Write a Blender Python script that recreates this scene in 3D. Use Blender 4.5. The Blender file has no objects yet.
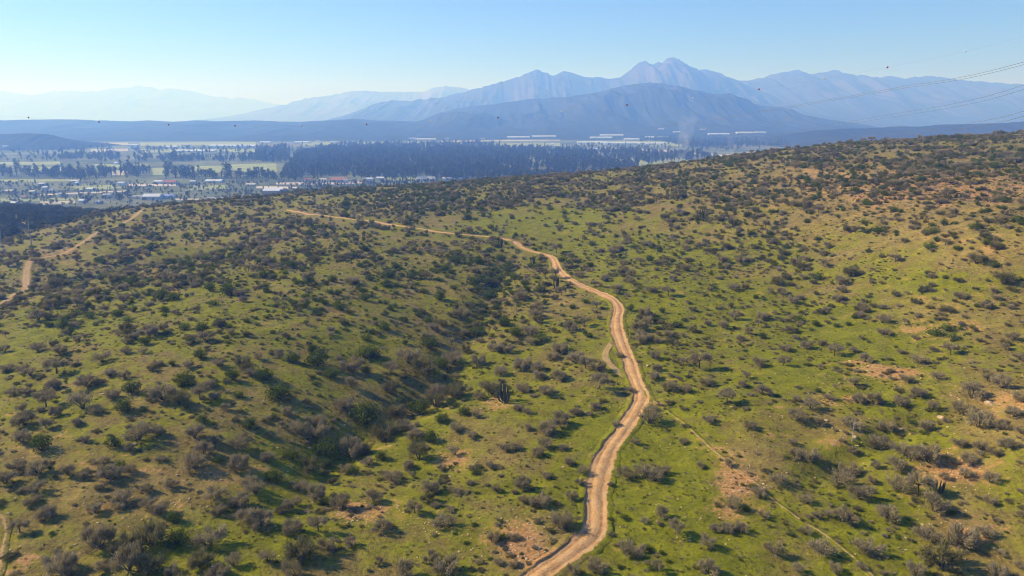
import bpy, math, random
import numpy as np
from math import radians, sin, cos, tan, atan, pi
from mathutils import Vector, Matrix

S = bpy.context.scene
COL = S.collection
random.seed(7)
RNG = np.random.default_rng(11)

# ------------------------------------------------------------------ camera, sky, sun, exposure
PITCH, LENS, CAM_Z = radians(14.2), 24.0, 120.0
cam_d = bpy.data.cameras.new('camera'); cam_d.lens = LENS; cam_d.sensor_width = 36.0
cam_d.clip_start = 0.5; cam_d.clip_end = 80000.0
cam = bpy.data.objects.new('camera', cam_d); COL.objects.link(cam)
cam.location = (0, 0, CAM_Z); cam.rotation_euler = (pi/2 - PITCH, 0, 0)
S.camera = cam

SUN_EL, SUN_AZ = 31.0, -74.0            # degrees, azimuth clockwise from the viewing direction
world = bpy.data.worlds.new('World'); S.world = world; world.use_nodes = True
wt = world.node_tree; wt.nodes.clear()
wo = wt.nodes.new('ShaderNodeOutputWorld'); wb = wt.nodes.new('ShaderNodeBackground')
sky = wt.nodes.new('ShaderNodeTexSky'); sky.sky_type = 'NISHITA'; sky.sun_disc = False
sky.sun_elevation = radians(SUN_EL); sky.sun_rotation = radians(SUN_AZ % 360)
sky.altitude = 300.0; sky.air_density = 1.0; sky.dust_density = 0.1; sky.ozone_density = 5.0
wb.inputs['Strength'].default_value = 0.08
wbal = wt.nodes.new('ShaderNodeMix'); wbal.data_type = 'RGBA'; wbal.blend_type = 'MULTIPLY'; wbal.inputs[0].default_value = 1.0
wbal.inputs[7].default_value = (0.52, 0.74, 1.25, 1.0)        # the photograph's cool white balance
wt.links.new(sky.outputs[0], wbal.inputs[6]); wt.links.new(wbal.outputs[2], wb.inputs[0]); wt.links.new(wb.outputs[0], wo.inputs[0])

sun_d = bpy.data.lights.new('sun', 'SUN'); sun_d.energy = 5.0; sun_d.angle = radians(0.53)
sun_d.color = (1.0, 0.955, 0.92)
sun = bpy.data.objects.new('sun', sun_d); COL.objects.link(sun)
sdir = Vector((sin(radians(SUN_AZ))*cos(radians(SUN_EL)), cos(radians(SUN_AZ))*cos(radians(SUN_EL)), sin(radians(SUN_EL))))
sun.rotation_euler = sdir.to_track_quat('Z', 'Y').to_euler()
sun.location = (-200, 100, 400)

S.view_settings.view_transform = 'Standard'; S.view_settings.look = 'None'
S.view_settings.exposure = 0.66; S.view_settings.gamma = 1.0; S.view_settings.use_curve_mapping = False
S.render.engine = 'CYCLES'
cy = S.cycles
cy.max_bounces = 6; cy.diffuse_bounces = 2; cy.glossy_bounces = 1; cy.transmission_bounces = 2
cy.transparent_max_bounces = 8; cy.volume_bounces = 4
cy.use_denoising = True
cy.pixel_filter_type = 'BLACKMAN_HARRIS'; cy.filter_width = 1.1
cy.caustics_reflective = False; cy.caustics_refractive = False
cy.sample_clamp_indirect = 4.0

# ------------------------------------------------------------------ helpers
FPX = 1024*LENS/36.0
def ray(u, v):
    a = (np.asarray(u, float)-512)/FPX; b = (288-np.asarray(v, float))/FPX
    return a, cos(PITCH)+b*sin(PITCH), -sin(PITCH)+b*cos(PITCH)
def at_z(u, v, z):
    a, f, d = ray(u, v); t = (z-CAM_Z)/d
    return a*t, f*t
def at_y(u, v, Y):
    a, f, d = ray(u, v); t = Y/f
    return a*t, CAM_Z+d*t
def project(x, y, z):
    x = np.asarray(x, float); y = np.asarray(y, float); dz = np.asarray(z, float)-CAM_Z
    depth = y*cos(PITCH)-dz*sin(PITCH); up = y*sin(PITCH)+dz*cos(PITCH)
    depth = np.where(depth < 1, 1, depth)
    return 512+FPX*x/depth, 288-FPX*up/depth, depth

def hash2(i, j, seed):
    n = (i.astype(np.int64)*374761393 + j.astype(np.int64)*668265263 + seed*1442695041) & 0xffffffff
    n = ((n ^ (n >> 13))*1274126177) & 0xffffffff
    n = n ^ (n >> 16)
    return (n & 0xffffff)/float(0xffffff)
def vnoise(x, y, seed=0):
    xi = np.floor(x); yi = np.floor(y); fx = x-xi; fy = y-yi
    fx = fx*fx*fx*(fx*(fx*6-15)+10); fy = fy*fy*fy*(fy*(fy*6-15)+10)
    xi = xi.astype(np.int64); yi = yi.astype(np.int64)
    a = hash2(xi, yi, seed); b = hash2(xi+1, yi, seed); c = hash2(xi, yi+1, seed); d = hash2(xi+1, yi+1, seed)
    return (a*(1-fx)+b*fx)*(1-fy)+(c*(1-fx)+d*fx)*fy
def fbm(x, y, octs=4, seed=0, ridged=False):
    s = 0; a = 1.0; t = 0
    for k in range(octs):
        n = vnoise(x, y, seed+k*17)
        if ridged: n = 1-np.abs(2*n-1)
        s = s+n*a; t += a; a *= 0.5; x = x*2.03+13.1; y = y*2.03+7.7
    return s/t

def link(o, parent=None):
    COL.objects.link(o)
    if parent is not None: o.parent = parent
    return o
def mesh_of(name, verts, faces, mats=(), mi=None, smooth=False):
    me = bpy.data.meshes.new(name)
    me.from_pydata([tuple(map(float, v)) for v in verts], [], [tuple(f) for f in faces])
    for m in mats: me.materials.append(m)
    if mi is not None: me.polygons.foreach_set('material_index', np.asarray(mi, np.int32))
    me.polygons.foreach_set('use_smooth', np.full(len(me.polygons), smooth))
    me.update()
    return me
def obj(name, me, parent=None, loc=(0, 0, 0), rz=0.0, sc=(1, 1, 1)):
    o = bpy.data.objects.new(name, me); o.location = loc; o.rotation_euler = (0, 0, rz); o.scale = sc
    return link(o, parent)
def empty(name, loc, rz=0.0, sc=(1, 1, 1)):
    o = bpy.data.objects.new(name, None); o.empty_display_size = 0.5
    o.location = loc; o.rotation_euler = (0, 0, rz); o.scale = sc
    return link(o)
def tag(o, label=None, cat=None, group=None, kind=None):
    if label: o['label'] = label
    if cat: o['category'] = cat
    if group: o['group'] = group
    if kind: o['kind'] = kind
    return o
def grid_faces(nx, ny):
    i = np.arange(nx-1)[None, :]; j = np.arange(ny-1)[:, None]
    a = j*nx+i
    return np.stack([a, a+1, a+1+nx, a+nx], -1).reshape(-1, 4)
def fast_mesh(name, verts, quads, mat, smooth=True):
    me = bpy.data.meshes.new(name)
    n = len(verts); f = len(quads); k = quads.shape[1]
    me.vertices.add(n); me.vertices.foreach_set('co', np.asarray(verts, np.float32).ravel())
    me.loops.add(f*k); me.loops.foreach_set('vertex_index', np.asarray(quads, np.int32).ravel())
    me.polygons.add(f); me.polygons.foreach_set('loop_start', np.arange(0, f*k, k, dtype=np.int32))
    me.polygons.foreach_set('loop_total', np.full(f, k, np.int32))
    me.polygons.foreach_set('use_smooth', np.full(f, smooth))
    if mat: me.materials.append(mat)
    me.update(calc_edges=True); me.validate()
    return me

# ------------------------------------------------------------------ materials
class NT:
    def __init__(s, name):
        s.m = bpy.data.materials.new(name); s.m.use_nodes = True
        s.t = s.m.node_tree; s.t.nodes.clear(); s.out = s.n('ShaderNodeOutputMaterial')
    def n(s, ty, **kw):
        nd = s.t.nodes.new(ty)
        for k, v in kw.items(): setattr(nd, k, v)
        return nd
    def l(s, a, b): s.t.links.new(a, b)
    def pos(s):
        if not hasattr(s, '_p'): s._p = s.n('ShaderNodeNewGeometry').outputs['Position']
        return s._p
    def noise(s, scale, detail=3, rough=0.55, vec=None, off=0.0):
        nd = s.n('ShaderNodeTexNoise'); nd.inputs['Scale'].default_value = scale
        nd.inputs['Detail'].default_value = detail; nd.inputs['Roughness'].default_value = rough
        if vec is None: vec = s.pos()
        if off:
            a = s.n('ShaderNodeVectorMath', operation='ADD'); a.inputs[1].default_value = (off, off*1.7, off*0.3)
            s.l(vec, a.inputs[0]); vec = a.outputs[0]
        s.l(vec, nd.inputs['Vector'])
        return nd.outputs['Fac']
    def ramp(s, fac, lo, hi, a=0.0, b=1.0):
        r = s.n('ShaderNodeMapRange', interpolation_type='SMOOTHSTEP')
        r.inputs[1].default_value = lo; r.inputs[2].default_value = hi
        r.inputs[3].default_value = a; r.inputs[4].default_value = b
        s.l(fac, r.inputs[0]); return r.outputs[0]
    def math(s, op, a, b=None):
        m = s.n('ShaderNodeMath', operation=op)
        for k, v in enumerate((a, b)):
            if v is None: continue
            if isinstance(v, (int, float)): m.inputs[k].default_value = v
            else: s.l(v, m.inputs[k])
        return m.outputs[0]
    def mix(s, fac, a, b):
        m = s.n('ShaderNodeMix', data_type='RGBA')
        for v, sock in ((fac, m.inputs[0]), (a, m.inputs[6]), (b, m.inputs[7])):
            if isinstance(v, (int, float)): sock.default_value = v
            elif isinstance(v, tuple): sock.default_value = (*v, 1)
            else: s.l(v, sock)
        return m.outputs[2]
    def attr(s, name):
        return s.n('ShaderNodeAttribute', attribute_name=name).outputs['Fac']
    def bsdf(s, col, rough=0.9, spec=0.15, height=None, strength=0.5, dist=0.2):
        p = s.n('ShaderNodeBsdfPrincipled'); p.inputs['Roughness'].default_value = rough
        p.inputs['Specular IOR Level'].default_value = spec
        if isinstance(col, tuple): p.inputs['Base Color'].default_value = (*col, 1)
        else: s.l(col, p.inputs['Base Color'])
        if height is not None:
            b = s.n('ShaderNodeBump'); b.inputs['Strength'].default_value = strength; b.inputs['Distance'].default_value = dist
            s.l(height, b.inputs['Height']); s.l(b.outputs[0], p.inputs['Normal'])
        s.l(p.outputs[0], s.out.inputs['Surface'])
        return s.m

def ground_colour(t):
    lush, soil = t.attr('lush'), t.attr('soil')
    n1 = t.noise(0.045, 4, 0.6); n2 = t.noise(0.30, 4, 0.62, off=31.0); n3 = t.noise(1.5, 4, 0.7, off=77.0); n4 = t.noise(0.11, 5, 0.68, off=140.0); n5 = t.noise(2.6, 3, 0.65, off=211.0)
    dry = t.mix(t.ramp(n2, 0.32, 0.68), (0.172, 0.124, 0.032), (0.270, 0.202, 0.054))
    dry = t.mix(t.ramp(n3, 0.45, 0.68, 0.0, 0.75), dry, (0.085, 0.058, 0.024))
    dry = t.mix(t.ramp(n5, 0.56, 0.70, 0.0, 0.75), dry, (0.40, 0.255, 0.10))
    grass = t.mix(t.ramp(n2, 0.3, 0.7), (0.132, 0.134, 0.006), (0.218, 0.215, 0.008))
    grass = t.mix(t.ramp(n3, 0.42, 0.70, 0.0, 0.7), grass, (0.070, 0.066, 0.010))
    grass = t.mix(t.ramp(n5, 0.58, 0.72, 0.0, 0.5), grass, (0.28, 0.215, 0.05))
    f = t.math('ADD', lush, t.math('MULTIPLY', t.math('SUBTRACT', n1, 0.5), 1.2))
    f = t.math('ADD', f, t.math('MULTIPLY', t.math('SUBTRACT', n4, 0.5), 1.7))
    f = t.math('ADD', f, t.math('MULTIPLY', t.math('SUBTRACT', n2, 0.5), 0.9))
    col = t.mix(t.ramp(f, 0.30, 0.90), dry, grass)
    g = t.math('ADD', soil, t.math('MULTIPLY', t.math('SUBTRACT', n4, 0.5), 1.9))
    g = t.math('ADD', g, t.math('MULTIPLY', t.math('SUBTRACT', n3, 0.5), 1.0))
    g = t.math('ADD', g, t.math('MULTIPLY', t.math('SUBTRACT', n2, 0.5), 0.8))
    bare = t.mix(t.ramp(n3, 0.35, 0.7), (0.33, 0.155, 0.055), (0.50, 0.275, 0.105))
    bare = t.mix(t.ramp(n5, 0.55, 0.68, 0.0, 0.6), bare, (0.55, 0.38, 0.2))
    col = t.mix(t.ramp(g, 0.32, 0.72, 0.0, 0.9), col, bare)
    h = t.math('ADD', n3, t.math('MULTIPLY', n2, 1.5))
    return col, h, n2, n3, n5
def mat_ground():
    t = NT('hill_ground'); col, h, *_ = ground_colour(t)
    return t.bsdf(col, 0.95, 0.08, h, 0.7, 0.4)
def mat_soil(name, a, b, dark, edge=(0.38, 0.62)):
    t = NT(name); gcol, h, g2, g3, g5 = ground_colour(t)
    n1 = t.noise(0.5, 4, 0.6); n2 = t.noise(3.0, 3, 0.7, off=9.0); n6 = t.noise(1.1, 4, 0.7, off=61.0)
    c = t.mix(t.ramp(n1, 0.3, 0.7), a, b)
    c = t.mix(t.ramp(n2, 0.48, 0.72, 0.0, 0.6), c, dark)
    c = t.mix(t.ramp(n6, 0.55, 0.75, 0.0, 0.5), c, tuple(min(1, q*1.2) for q in b))
    rr_ = t.math('MULTIPLY', t.attr('rut'), t.ramp(n6, 0.30, 0.60))  # darkens the wheel ruts and paints shade along the cut bank
    c = t.mix(rr_, c, dark)
    vv = t.math('ADD', t.attr('verge'), t.math('MULTIPLY', t.math('SUBTRACT', n6, 0.5), 1.1))
    vv = t.math('ADD', vv, t.math('MULTIPLY', t.math('SUBTRACT', n2, 0.5), 0.5))
    c = t.mix(t.ramp(vv, edge[0], edge[1]), c, gcol)
    return t.bsdf(c, 0.95, 0.08, t.math('ADD', n2, n6), 0.8, 0.15)
def mat_plain():
    t = NT('plain_ground')
    n1 = t.noise(0.004, 5, 0.62); n2 = t.noise(0.02, 4, 0.65, off=300.0); n3 = t.noise(0.0011, 3, 0.5, off=900.0)
    c = t.mix(t.ramp(n1, 0.38, 0.62), (0.085, 0.100, 0.042), (0.200, 0.205, 0.085))
    c = t.mix(t.ramp(n2, 0.48, 0.7, 0, 0.8), c, (0.040, 0.045, 0.030))
    c = t.mix(t.ramp(n3, 0.5, 0.7, 0, 0.7), c, (0.19, 0.155, 0.095))
    return t.bsdf(c, 0.95, 0.05)
def mat_mountain(name, a, b, rock, s=0.002, rk=0.5):
    t = NT(name)
    n1 = t.noise(s, 6, 0.65); n2 = t.noise(s*4, 5, 0.65, off=55.0)
    c = t.mix(t.ramp(n1, 0.35, 0.65), a, b)
    nz = t.n('ShaderNodeSeparateXYZ'); g = t.n('ShaderNodeNewGeometry'); t.l(g.outputs['Normal'], nz.inputs[0])
    st = t.math('SUBTRACT', n2, nz.outputs['Z'])
    c = t.mix(t.ramp(st, -0.45, 0.0, 0, rk), c, rock)
    return t.bsdf(c, 1.0, 0.0)
def mat_leaf(name, cols, transl=0.25, nsc=2.5):
    t = NT(name)
    oi = t.n('ShaderNodeObjectInfo')
    tc = t.n('ShaderNodeTexCoord')
    n = t.noise(nsc, 2, 0.6, vec=tc.outputs['Object'])
    c = t.mix(oi.outputs['Random'], cols[0], cols[1])
    c = t.mix(t.ramp(n, 0.35, 0.68), c, cols[2])
    d = t.n('ShaderNodeBsdfDiffuse'); t.l(c, d.inputs['Color'])
    tr = t.n('ShaderNodeBsdfTranslucent'); t.l(c, tr.inputs['Color'])
    mx = t.n('ShaderNodeMixShader'); mx.inputs[0].default_value = transl
    t.l(d.outputs[0], mx.inputs[1]); t.l(tr.outputs[0], mx.inputs[2]); t.l(mx.outputs[0], t.out.inputs['Surface'])
    return t.m
def mat_plain_col(name, col, rough=0.8, spec=0.2, var=0.25, s=1.5):
    t = NT(name)
    n = t.noise(s, 4, 0.6)
    dk = tuple(c*(1-var) for c in col)
    return t.bsdf(t.mix(t.ramp(n, 0.35, 0.65), dk, col), rough, spec)

M = {}
M['ground'] = mat_ground()
M['track'] = mat_soil('track_soil', (0.48, 0.262, 0.100), (0.58, 0.355, 0.155), (0.25, 0.125, 0.052))
M['path'] = mat_soil('path_soil', (0.38, 0.235, 0.10), (0.46, 0.30, 0.135), (0.25, 0.15, 0.065), (0.22, 0.55))
M['plain'] = mat_plain()
M['bark'] = mat_plain_col('thorn_bark', (0.11, 0.085, 0.065), 0.95, 0.05, 0.4, 4.0)
M['pale_bark'] = mat_plain_col('pale_bark', (0.42, 0.38, 0.34), 0.9, 0.1, 0.3, 1.0)
M['twig'] = mat_leaf('thorn_twigs', ((0.315, 0.245, 0.148), (0.405, 0.325, 0.200), (0.270, 0.230, 0.092)), 0.25)
M['olive'] = mat_leaf('olive_twigs', ((0.205, 0.175, 0.075), (0.25, 0.21, 0.09), (0.16, 0.145, 0.045)), 0.25)
M['leaf'] = mat_leaf('green_leaves', ((0.105, 0.130, 0.018), (0.165, 0.185, 0.024), (0.068, 0.092, 0.016)), 0.3)
M['bright_leaf'] = mat_leaf('bright_green_leaves', ((0.11, 0.15, 0.02), (0.15, 0.18, 0.025), (0.07, 0.10, 0.02)), 0.3)
M['wood_leaf'] = mat_leaf('wood_leaves', ((0.045, 0.058, 0.028), (0.150, 0.140, 0.070), (0.050, 0.060, 0.032)), 0.2, 0.3)
M['cactus'] = mat_plain_col('cactus_skin', (0.095, 0.095, 0.055), 0.8, 0.2, 0.5, 3.0)
M['stone'] = mat_plain_col('pale_stone', (0.60, 0.42, 0.22), 0.9, 0.1, 0.45, 0.7)
M['white'] = mat_plain_col('white_sheet', (0.66, 0.66, 0.66), 0.7, 0.2, 0.25, 0.03)
M['cream'] = mat_plain_col('cream_wall', (0.62, 0.55, 0.44), 0.8, 0.2, 0.2, 0.05)
M['orange'] = mat_plain_col('orange_wall', (0.58, 0.33, 0.20), 0.8, 0.2, 0.2, 0.05)
M['redroof'] = mat_plain_col('red_roof', (0.40, 0.15, 0.10), 0.8, 0.2, 0.2, 0.05)
M['blueroof'] = mat_plain_col('blue_roof', (0.26, 0.33, 0.58), 0.7, 0.2, 0.2, 0.05)
M['greyroof'] = mat_plain_col('grey_roof', (0.36, 0.36, 0.37), 0.7, 0.2, 0.2, 0.05)
M['field_green'] = mat_plain_col('field_green', (0.34, 0.36, 0.12), 0.95, 0.05, 0.2, 0.02)
M['field_pale'] = mat_plain_col('field_pale', (0.50, 0.43, 0.28), 0.95, 0.05, 0.2, 0.02)
M['dust'] = mat_plain_col('dust_road', (0.60, 0.50, 0.38), 0.95, 0.05, 0.15, 0.02)
M['steel'] = mat_plain_col('galvanised_steel', (0.35, 0.36, 0.37), 0.5, 0.5, 0.15, 0.5)
M['cable'] = mat_plain_col('aluminium_cable', (0.14, 0.14, 0.15), 0.7, 0.2, 0.1, 0.5)

# ------------------------------------------------------------------ hill heightfield: control points (pixel, pixel, height) and world points
CP = []
def cp(u, v, z):
    x, y = at_z(u, v, z); CP.append((float(x), float(y), z))
for v, row in {
    700: [(-150, 62), (512, 60), (1170, 61)],
    600: [(-80, 63), (256, 62), (512, 60), (768, 60), (1100, 62)],
    520: [(-60, 64), (130, 63.5), (300, 61), (420, 60), (560, 60), (768, 60.3), (880, 60.3), (1060, 63)],
    470: [(-60, 65), (100, 65), (240, 63), (325, 59), (420, 59.4), (512, 60), (600, 60), (768, 61), (830, 60.3), (900, 62), (1060, 67)],
    410: [(-80, 65), (0, 66), (150, 66.5), (300, 63), (395, 58.6), (430, 57.8), (500, 60), (620, 60.5), (768, 62), (880, 63.6), (960, 66), (1070, 72)],
    340: [(-120, 60), (0, 64.5), (150, 67.3), (300, 65.6), (395, 62.3), (462, 58), (540, 60.3), (620, 61.3), (768, 63.5), (900, 66), (1060, 71)],
    285: [(-60, 51), (20, 52.5), (120, 62), (200, 65.8), (320, 65.8), (420, 62.8), (496, 58.6), (560, 61), (700, 64.5), (850, 69), (1060, 77)],
    262: [(-60, 49), (25, 54.0), (130, 57)],
    245: [(60, 55.5), (160, 57.5), (250, 61), (350, 64), (450, 62.5), (520, 61), (650, 66), (800, 72.5), (1060, 84)],
    215: [(115, 57), (200, 59), (300, 62), (400, 63), (512, 65), (650, 71), (800, 79.5), (950, 87.5), (1060, 93)],
}.items():
    for u, z in row: cp(u, v, z)
for u, v, Y in [(110, 213, 470), (145, 207.5, 500), (200, 201, 540), (256, 198, 560), (300, 191, 590), (400, 186, 620), (512, 178, 640),
                (600, 172, 620), (680, 163.5, 590), (760, 153, 570), (850, 144, 555), (940, 138.5, 540), (1024, 134, 530), (1120, 129, 520)]:
    x, z = at_y(u, v, Y); CP.append((float(x), Y, float(z)))
CP += [(-430, 470, 36), (-330, 470, 40), (-390, 560, 38), (-300, 600, 34), (-480, 650, 34), (-360, 720, 14), (-560, 400, 34), (-620, 620, 26),
       (-260, 330, 50), (-230, 250, 54), (-330, 300, 42), (-420, 250, 40),
       (-200, 700, 36), (-80, 760, 36), (60, 800, 36), (200, 780, 58), (330, 720, 80), (500, 650, 98),
       (-250, 850, -8), (-80, 930, -8), (100, 980, -5), (300, 1000, 20), (520, 950, 45), (800, 850, 60), (300, 1200, -20), (700, 1250, -10),
       (520, 400, 112), (420, 250, 86), (300, 120, 70), (700, 300, 116), (800, 550, 115), (-400, 100, 55), (-250, 60, 61), (250, 40, 63), (0, -60, 62), (-300, -60, 60), (300, -60, 64),
       (-600, 850, -10), (-900, 600, -15), (-900, 200, 20), (-700, 100, 40)]
CP = np.array(CP)
def tps_fit(P, lam=0.02):
    xy = P[:, :2]/100; n = len(P)
    d = np.linalg.norm(xy[:, None]-xy[None], axis=-1); K = np.where(d > 0, d*d*np.log(d+1e-12), 0)+lam*np.eye(n)
    A = np.zeros((n+3, n+3)); A[:n, :n] = K; A[:n, n] = 1; A[:n, n+1:] = xy; A[n, :n] = 1; A[n+1:, :n] = xy.T
    return np.linalg.solve(A, np.concatenate([P[:, 2], np.zeros(3)]))
TW = tps_fit(CP)
def tps(x, y):
    X = np.stack([x.ravel(), y.ravel()], -1)/100; out = np.empty(len(X)); c = CP[:, :2]/100; n = len(c)
    for s in range(0, len(X), 20000):
        q = X[s:s+20000]; r2 = ((q[:, None]-c[None])**2).sum(-1)
        out[s:s+20000] = (0.5*r2*np.log(r2+1e-18)) @ TW[:n] + TW[n] + q @ TW[n+1:]
    return out.reshape(x.shape)
def spaced(lo, hi, fine, step_lo, step_hi, centre):
    out = [centre]
    while out[-1] < hi: out.append(out[-1]+step_lo+(step_hi-step_lo)*min(1, max(0, (out[-1]-centre-fine)/(hi-centre))))
    neg = [centre]
    while neg[-1] > lo: neg.append(neg[-1]-step_lo-(step_hi-step_lo)*min(1, max(0, (centre-neg[-1]-fine)/(centre-lo))))
    return np.array(neg[:0:-1]+out)
GX = spaced(-1000, 1000, 140, 1.3, 8.0, 0.0)
GY = spaced(-120, 1350, 110, 1.1, 8.0, 90.0)
XX, YY = np.meshgrid(GX, GY)
ZZ = tps(XX, YY)
amp = np.clip((YY+60)/200, 0.3, 1)
ZZ = ZZ + (fbm(XX/60, YY/60, 3, 3)-0.5)*3.2*amp + (fbm(XX/14, YY/14, 3, 9)-0.5)*1.1 + (fbm(XX/4, YY/4, 2, 19)-0.5)*0.30
# small erosion rills on the right-hand slope
ril = fbm((XX+0.35*YY)/26, (YY-0.35*XX)/120, 3, 41, True)
ZZ = ZZ - np.clip(ril-0.72, 0, 1)*5.0*np.clip((XX-40)/80, 0, 1)
def carve(pix, depth, width):
    g = np.array([at_z(u, v, z) for u, v, z in pix]).astype(float); q = []
    for i in range(len(g)-1):
        n = max(2, int(np.linalg.norm(g[i+1]-g[i])/1.5)); q += [g[i]+(g[i+1]-g[i])*k/n for k in range(n)]
    q = np.array(q); lo, hi = q.min(0)-width*4, q.max(0)+width*4
    m = (XX > lo[0]) & (XX < hi[0]) & (YY > lo[1]) & (YY < hi[1])
    x, y = XX[m], YY[m]; d = np.full(len(x), 1e9); k = np.zeros(len(x), int)
    for i in range(0, len(q), 50):
        dd = np.hypot(x[:, None]-q[None, i:i+50, 0], y[:, None]-q[None, i:i+50, 1]); j = dd.argmin(1); v = dd[np.arange(len(x)), j]
        k = np.where(v < d, j+i, k); d = np.minimum(d, v)
    e = np.clip(np.minimum(k, len(q)-1-k)/12.0, 0, 1)
    w = width*(0.75+0.5*fbm(x/15, y/15, 2, 77))
    ZZ[m] -= depth*e*np.exp(-(d/w)**2)
GULLY = [(512, 250, 61), (503, 268, 60), (493, 295, 59), (478, 325, 58), (462, 352, 58), (440, 383, 57.5), (412, 408, 57.5), (375, 432, 58), (340, 455, 58.5), (318, 480, 59.5), (300, 520, 60.5)]
carve(GULLY, 1.9, 5.0)
carve([(0, 300, 53), (60, 283, 55), (130, 263, 57), (200, 250, 59), (256, 241, 61)], 3.5, 9.0)
carve([(1010, 402, 68), (960, 412, 66), (900, 430, 63.5), (850, 455, 62), (815, 480, 61), (800, 515, 60.3)], 1.8, 3.0)
carve([(870, 430, 63), (840, 425, 63), (800, 432, 62), (770, 450, 61.5)], 1.2, 2.5)
edge = np.minimum.reduce([(XX-GX[0])/150, (GX[-1]-XX)/150, (GY[-1]-YY)/150, (YY-GY[0])/40]); edge = np.clip(edge, 0, 1)
ZZ = np.where(YY < 0, ZZ, ZZ*edge+(-6)*(1-edge))
ZZ = np.maximum(ZZ, -6.0)
def Hs(G, x, y):
    x = np.asarray(x, float); y = np.asarray(y, float)
    i = np.clip(np.searchsorted(GX, x)-1, 0, len(GX)-2); j = np.clip(np.searchsorted(GY, y)-1, 0, len(GY)-2)
    fx = np.clip((x-GX[i])/(GX[i+1]-GX[i]), 0, 1); fy = np.clip((y-GY[j])/(GY[j+1]-GY[j]), 0, 1)
    return (G[j, i]*(1-fx)+G[j, i+1]*fx)*(1-fy)+(G[j+1, i]*(1-fx)+G[j+1, i+1]*fx)*fy
def H(x, y): return Hs(ZZ, x, y)
TS = np.exp(np.linspace(np.log(45), np.log(1500), 900))
def hit(u, v):
    a, f, d = ray(u, v)
    z = CAM_Z+d*TS; g = H(a*TS, f*TS); below = np.nonzero(z < g)[0]
    if len(below) == 0: return None
    k = below[0]; lo, hi = TS[max(k-1, 0)], TS[k]
    for _ in range(24):
        m = (lo+hi)/2
        if CAM_Z+d*m < H(a*m, f*m): hi = m
        else: lo = m
    return float(a*hi), float(f*hi), float(CAM_Z+d*hi)

# ground cover attributes: patches of lush grass and of bare stony soil, placed on the hill from where the photo shows them
PU, PV, PD = project(XX, YY, ZZ)
def blobs(u, v, lst, base):
    r = np.full(np.shape(u), base, float)
    for (a, b, ra, rb, w) in lst: r = r + w*np.exp(-(((u-a)/ra)**2+((v-b)/rb)**2))
    return r
LUSH = [(830, 350, 90, 40, .55), (890, 390, 60, 30, .35), (680, 300, 70, 35, .45), (640, 250, 80, 14, .55), (520, 225, 60, 12, .5), (590, 215, 60, 10, .35), (660, 470, 60, 60, .5), (690, 560, 80, 50, .55),
        (620, 500, 30, 60, .4), (420, 470, 30, 30, .45), (330, 480, 40, 60, .35), (475, 375, 14, 22, .7), (220, 560, 60, 30, .4), (280, 530, 40, 40, .4), (880, 510, 50, 30, .5), (900, 450, 50, 16, .4),
        (560, 420, 60, 40, .2), (80, 330, 120, 30, .25), (60, 430, 50, 25, .25), (250, 300, 120, 40, .15), (880, 555, 60, 25, .35), (950, 280, 40, 12, .3), (730, 390, 60, 25, .3), (800, 255, 60, 20, .1),
        (960, 200, 250, 50, -.28), (880, 170, 200, 25, -.12), (560, 550, 60, 30, -.2), (740, 480, 30, 22, -.4), (150, 500, 150, 50, -.15), (320, 430, 70, 30, -.2), (980, 420, 60, 30, -.35), (960, 520, 40, 25, -.3), (640, 200, 90, 12, -.1)]
SOIL = [(740, 482, 28, 16, .8), (722, 515, 40, 14, .35), (735, 450, 25, 14, .3), (760, 420, 40, 20, .2), (885, 375, 45, 14, .5), (830, 400, 40, 14, .25), (1000, 400, 60, 20, .3), (960, 470, 50, 16, .6), (945, 320, 55, 22, .35), (1000, 255, 70, 18, .22),
        (960, 235, 60, 12, .2), (920, 185, 110, 20, .3), (850, 205, 90, 25, .2), (1000, 190, 70, 20, .2), (800, 175, 60, 14, .15), (525, 545, 32, 25, .7), (352, 512, 40, 14, .5), (450, 455, 25, 14, .35), (495, 400, 20, 12, .3), (540, 560, 20, 14, .3),
        (190, 475, 70, 14, .25), (60, 450, 60, 25, .25), (140, 500, 90, 30, .2), (20, 560, 25, 30, .35), (650, 408, 20, 12, .35), (560, 295, 40, 12, .2), (60, 255, 30, 8, .4), (965, 530, 50, 25, .45), (850, 435, 30, 10, .25), (700, 540, 35, 14, .15), (440, 520, 60, 30, .12), (590, 400, 30, 12, .12)]
lush = np.clip(blobs(PU, PV, LUSH, 0.60), 0, 1.2); soil = np.clip(blobs(PU, PV, SOIL, 0.09)*1.15, 0, 1)
out = (PU < -150) | (PU > 1174) | (PV > 720) | (YY < 45)
lush = np.where(out, 0.4, lush); soil = np.where(out, 0.1, soil)
me = fast_mesh('hill', np.stack([XX.ravel(), YY.ravel(), ZZ.ravel()], -1), grid_faces(len(GX), len(GY)), M['ground'])
for nm, arr in (('lush', lush), ('soil', soil)):
    at = me.attributes.new(nm, 'FLOAT', 'POINT'); at.data.foreach_set('value', arr.astype(np.float32).ravel())
tag(obj('hill', me), kind='structure')

# the plain beyond, one sheet to the horizon
px = np.linspace(-24000, 24000, 41); py = np.linspace(-2000, 25000, 41); A, B = np.meshgrid(px, py)
tag(obj('plain', fast_mesh('plain', np.stack([A.ravel(), B.ravel(), np.zeros(A.size)], -1), grid_faces(41, 41), M['plain'])), kind='structure')

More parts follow.
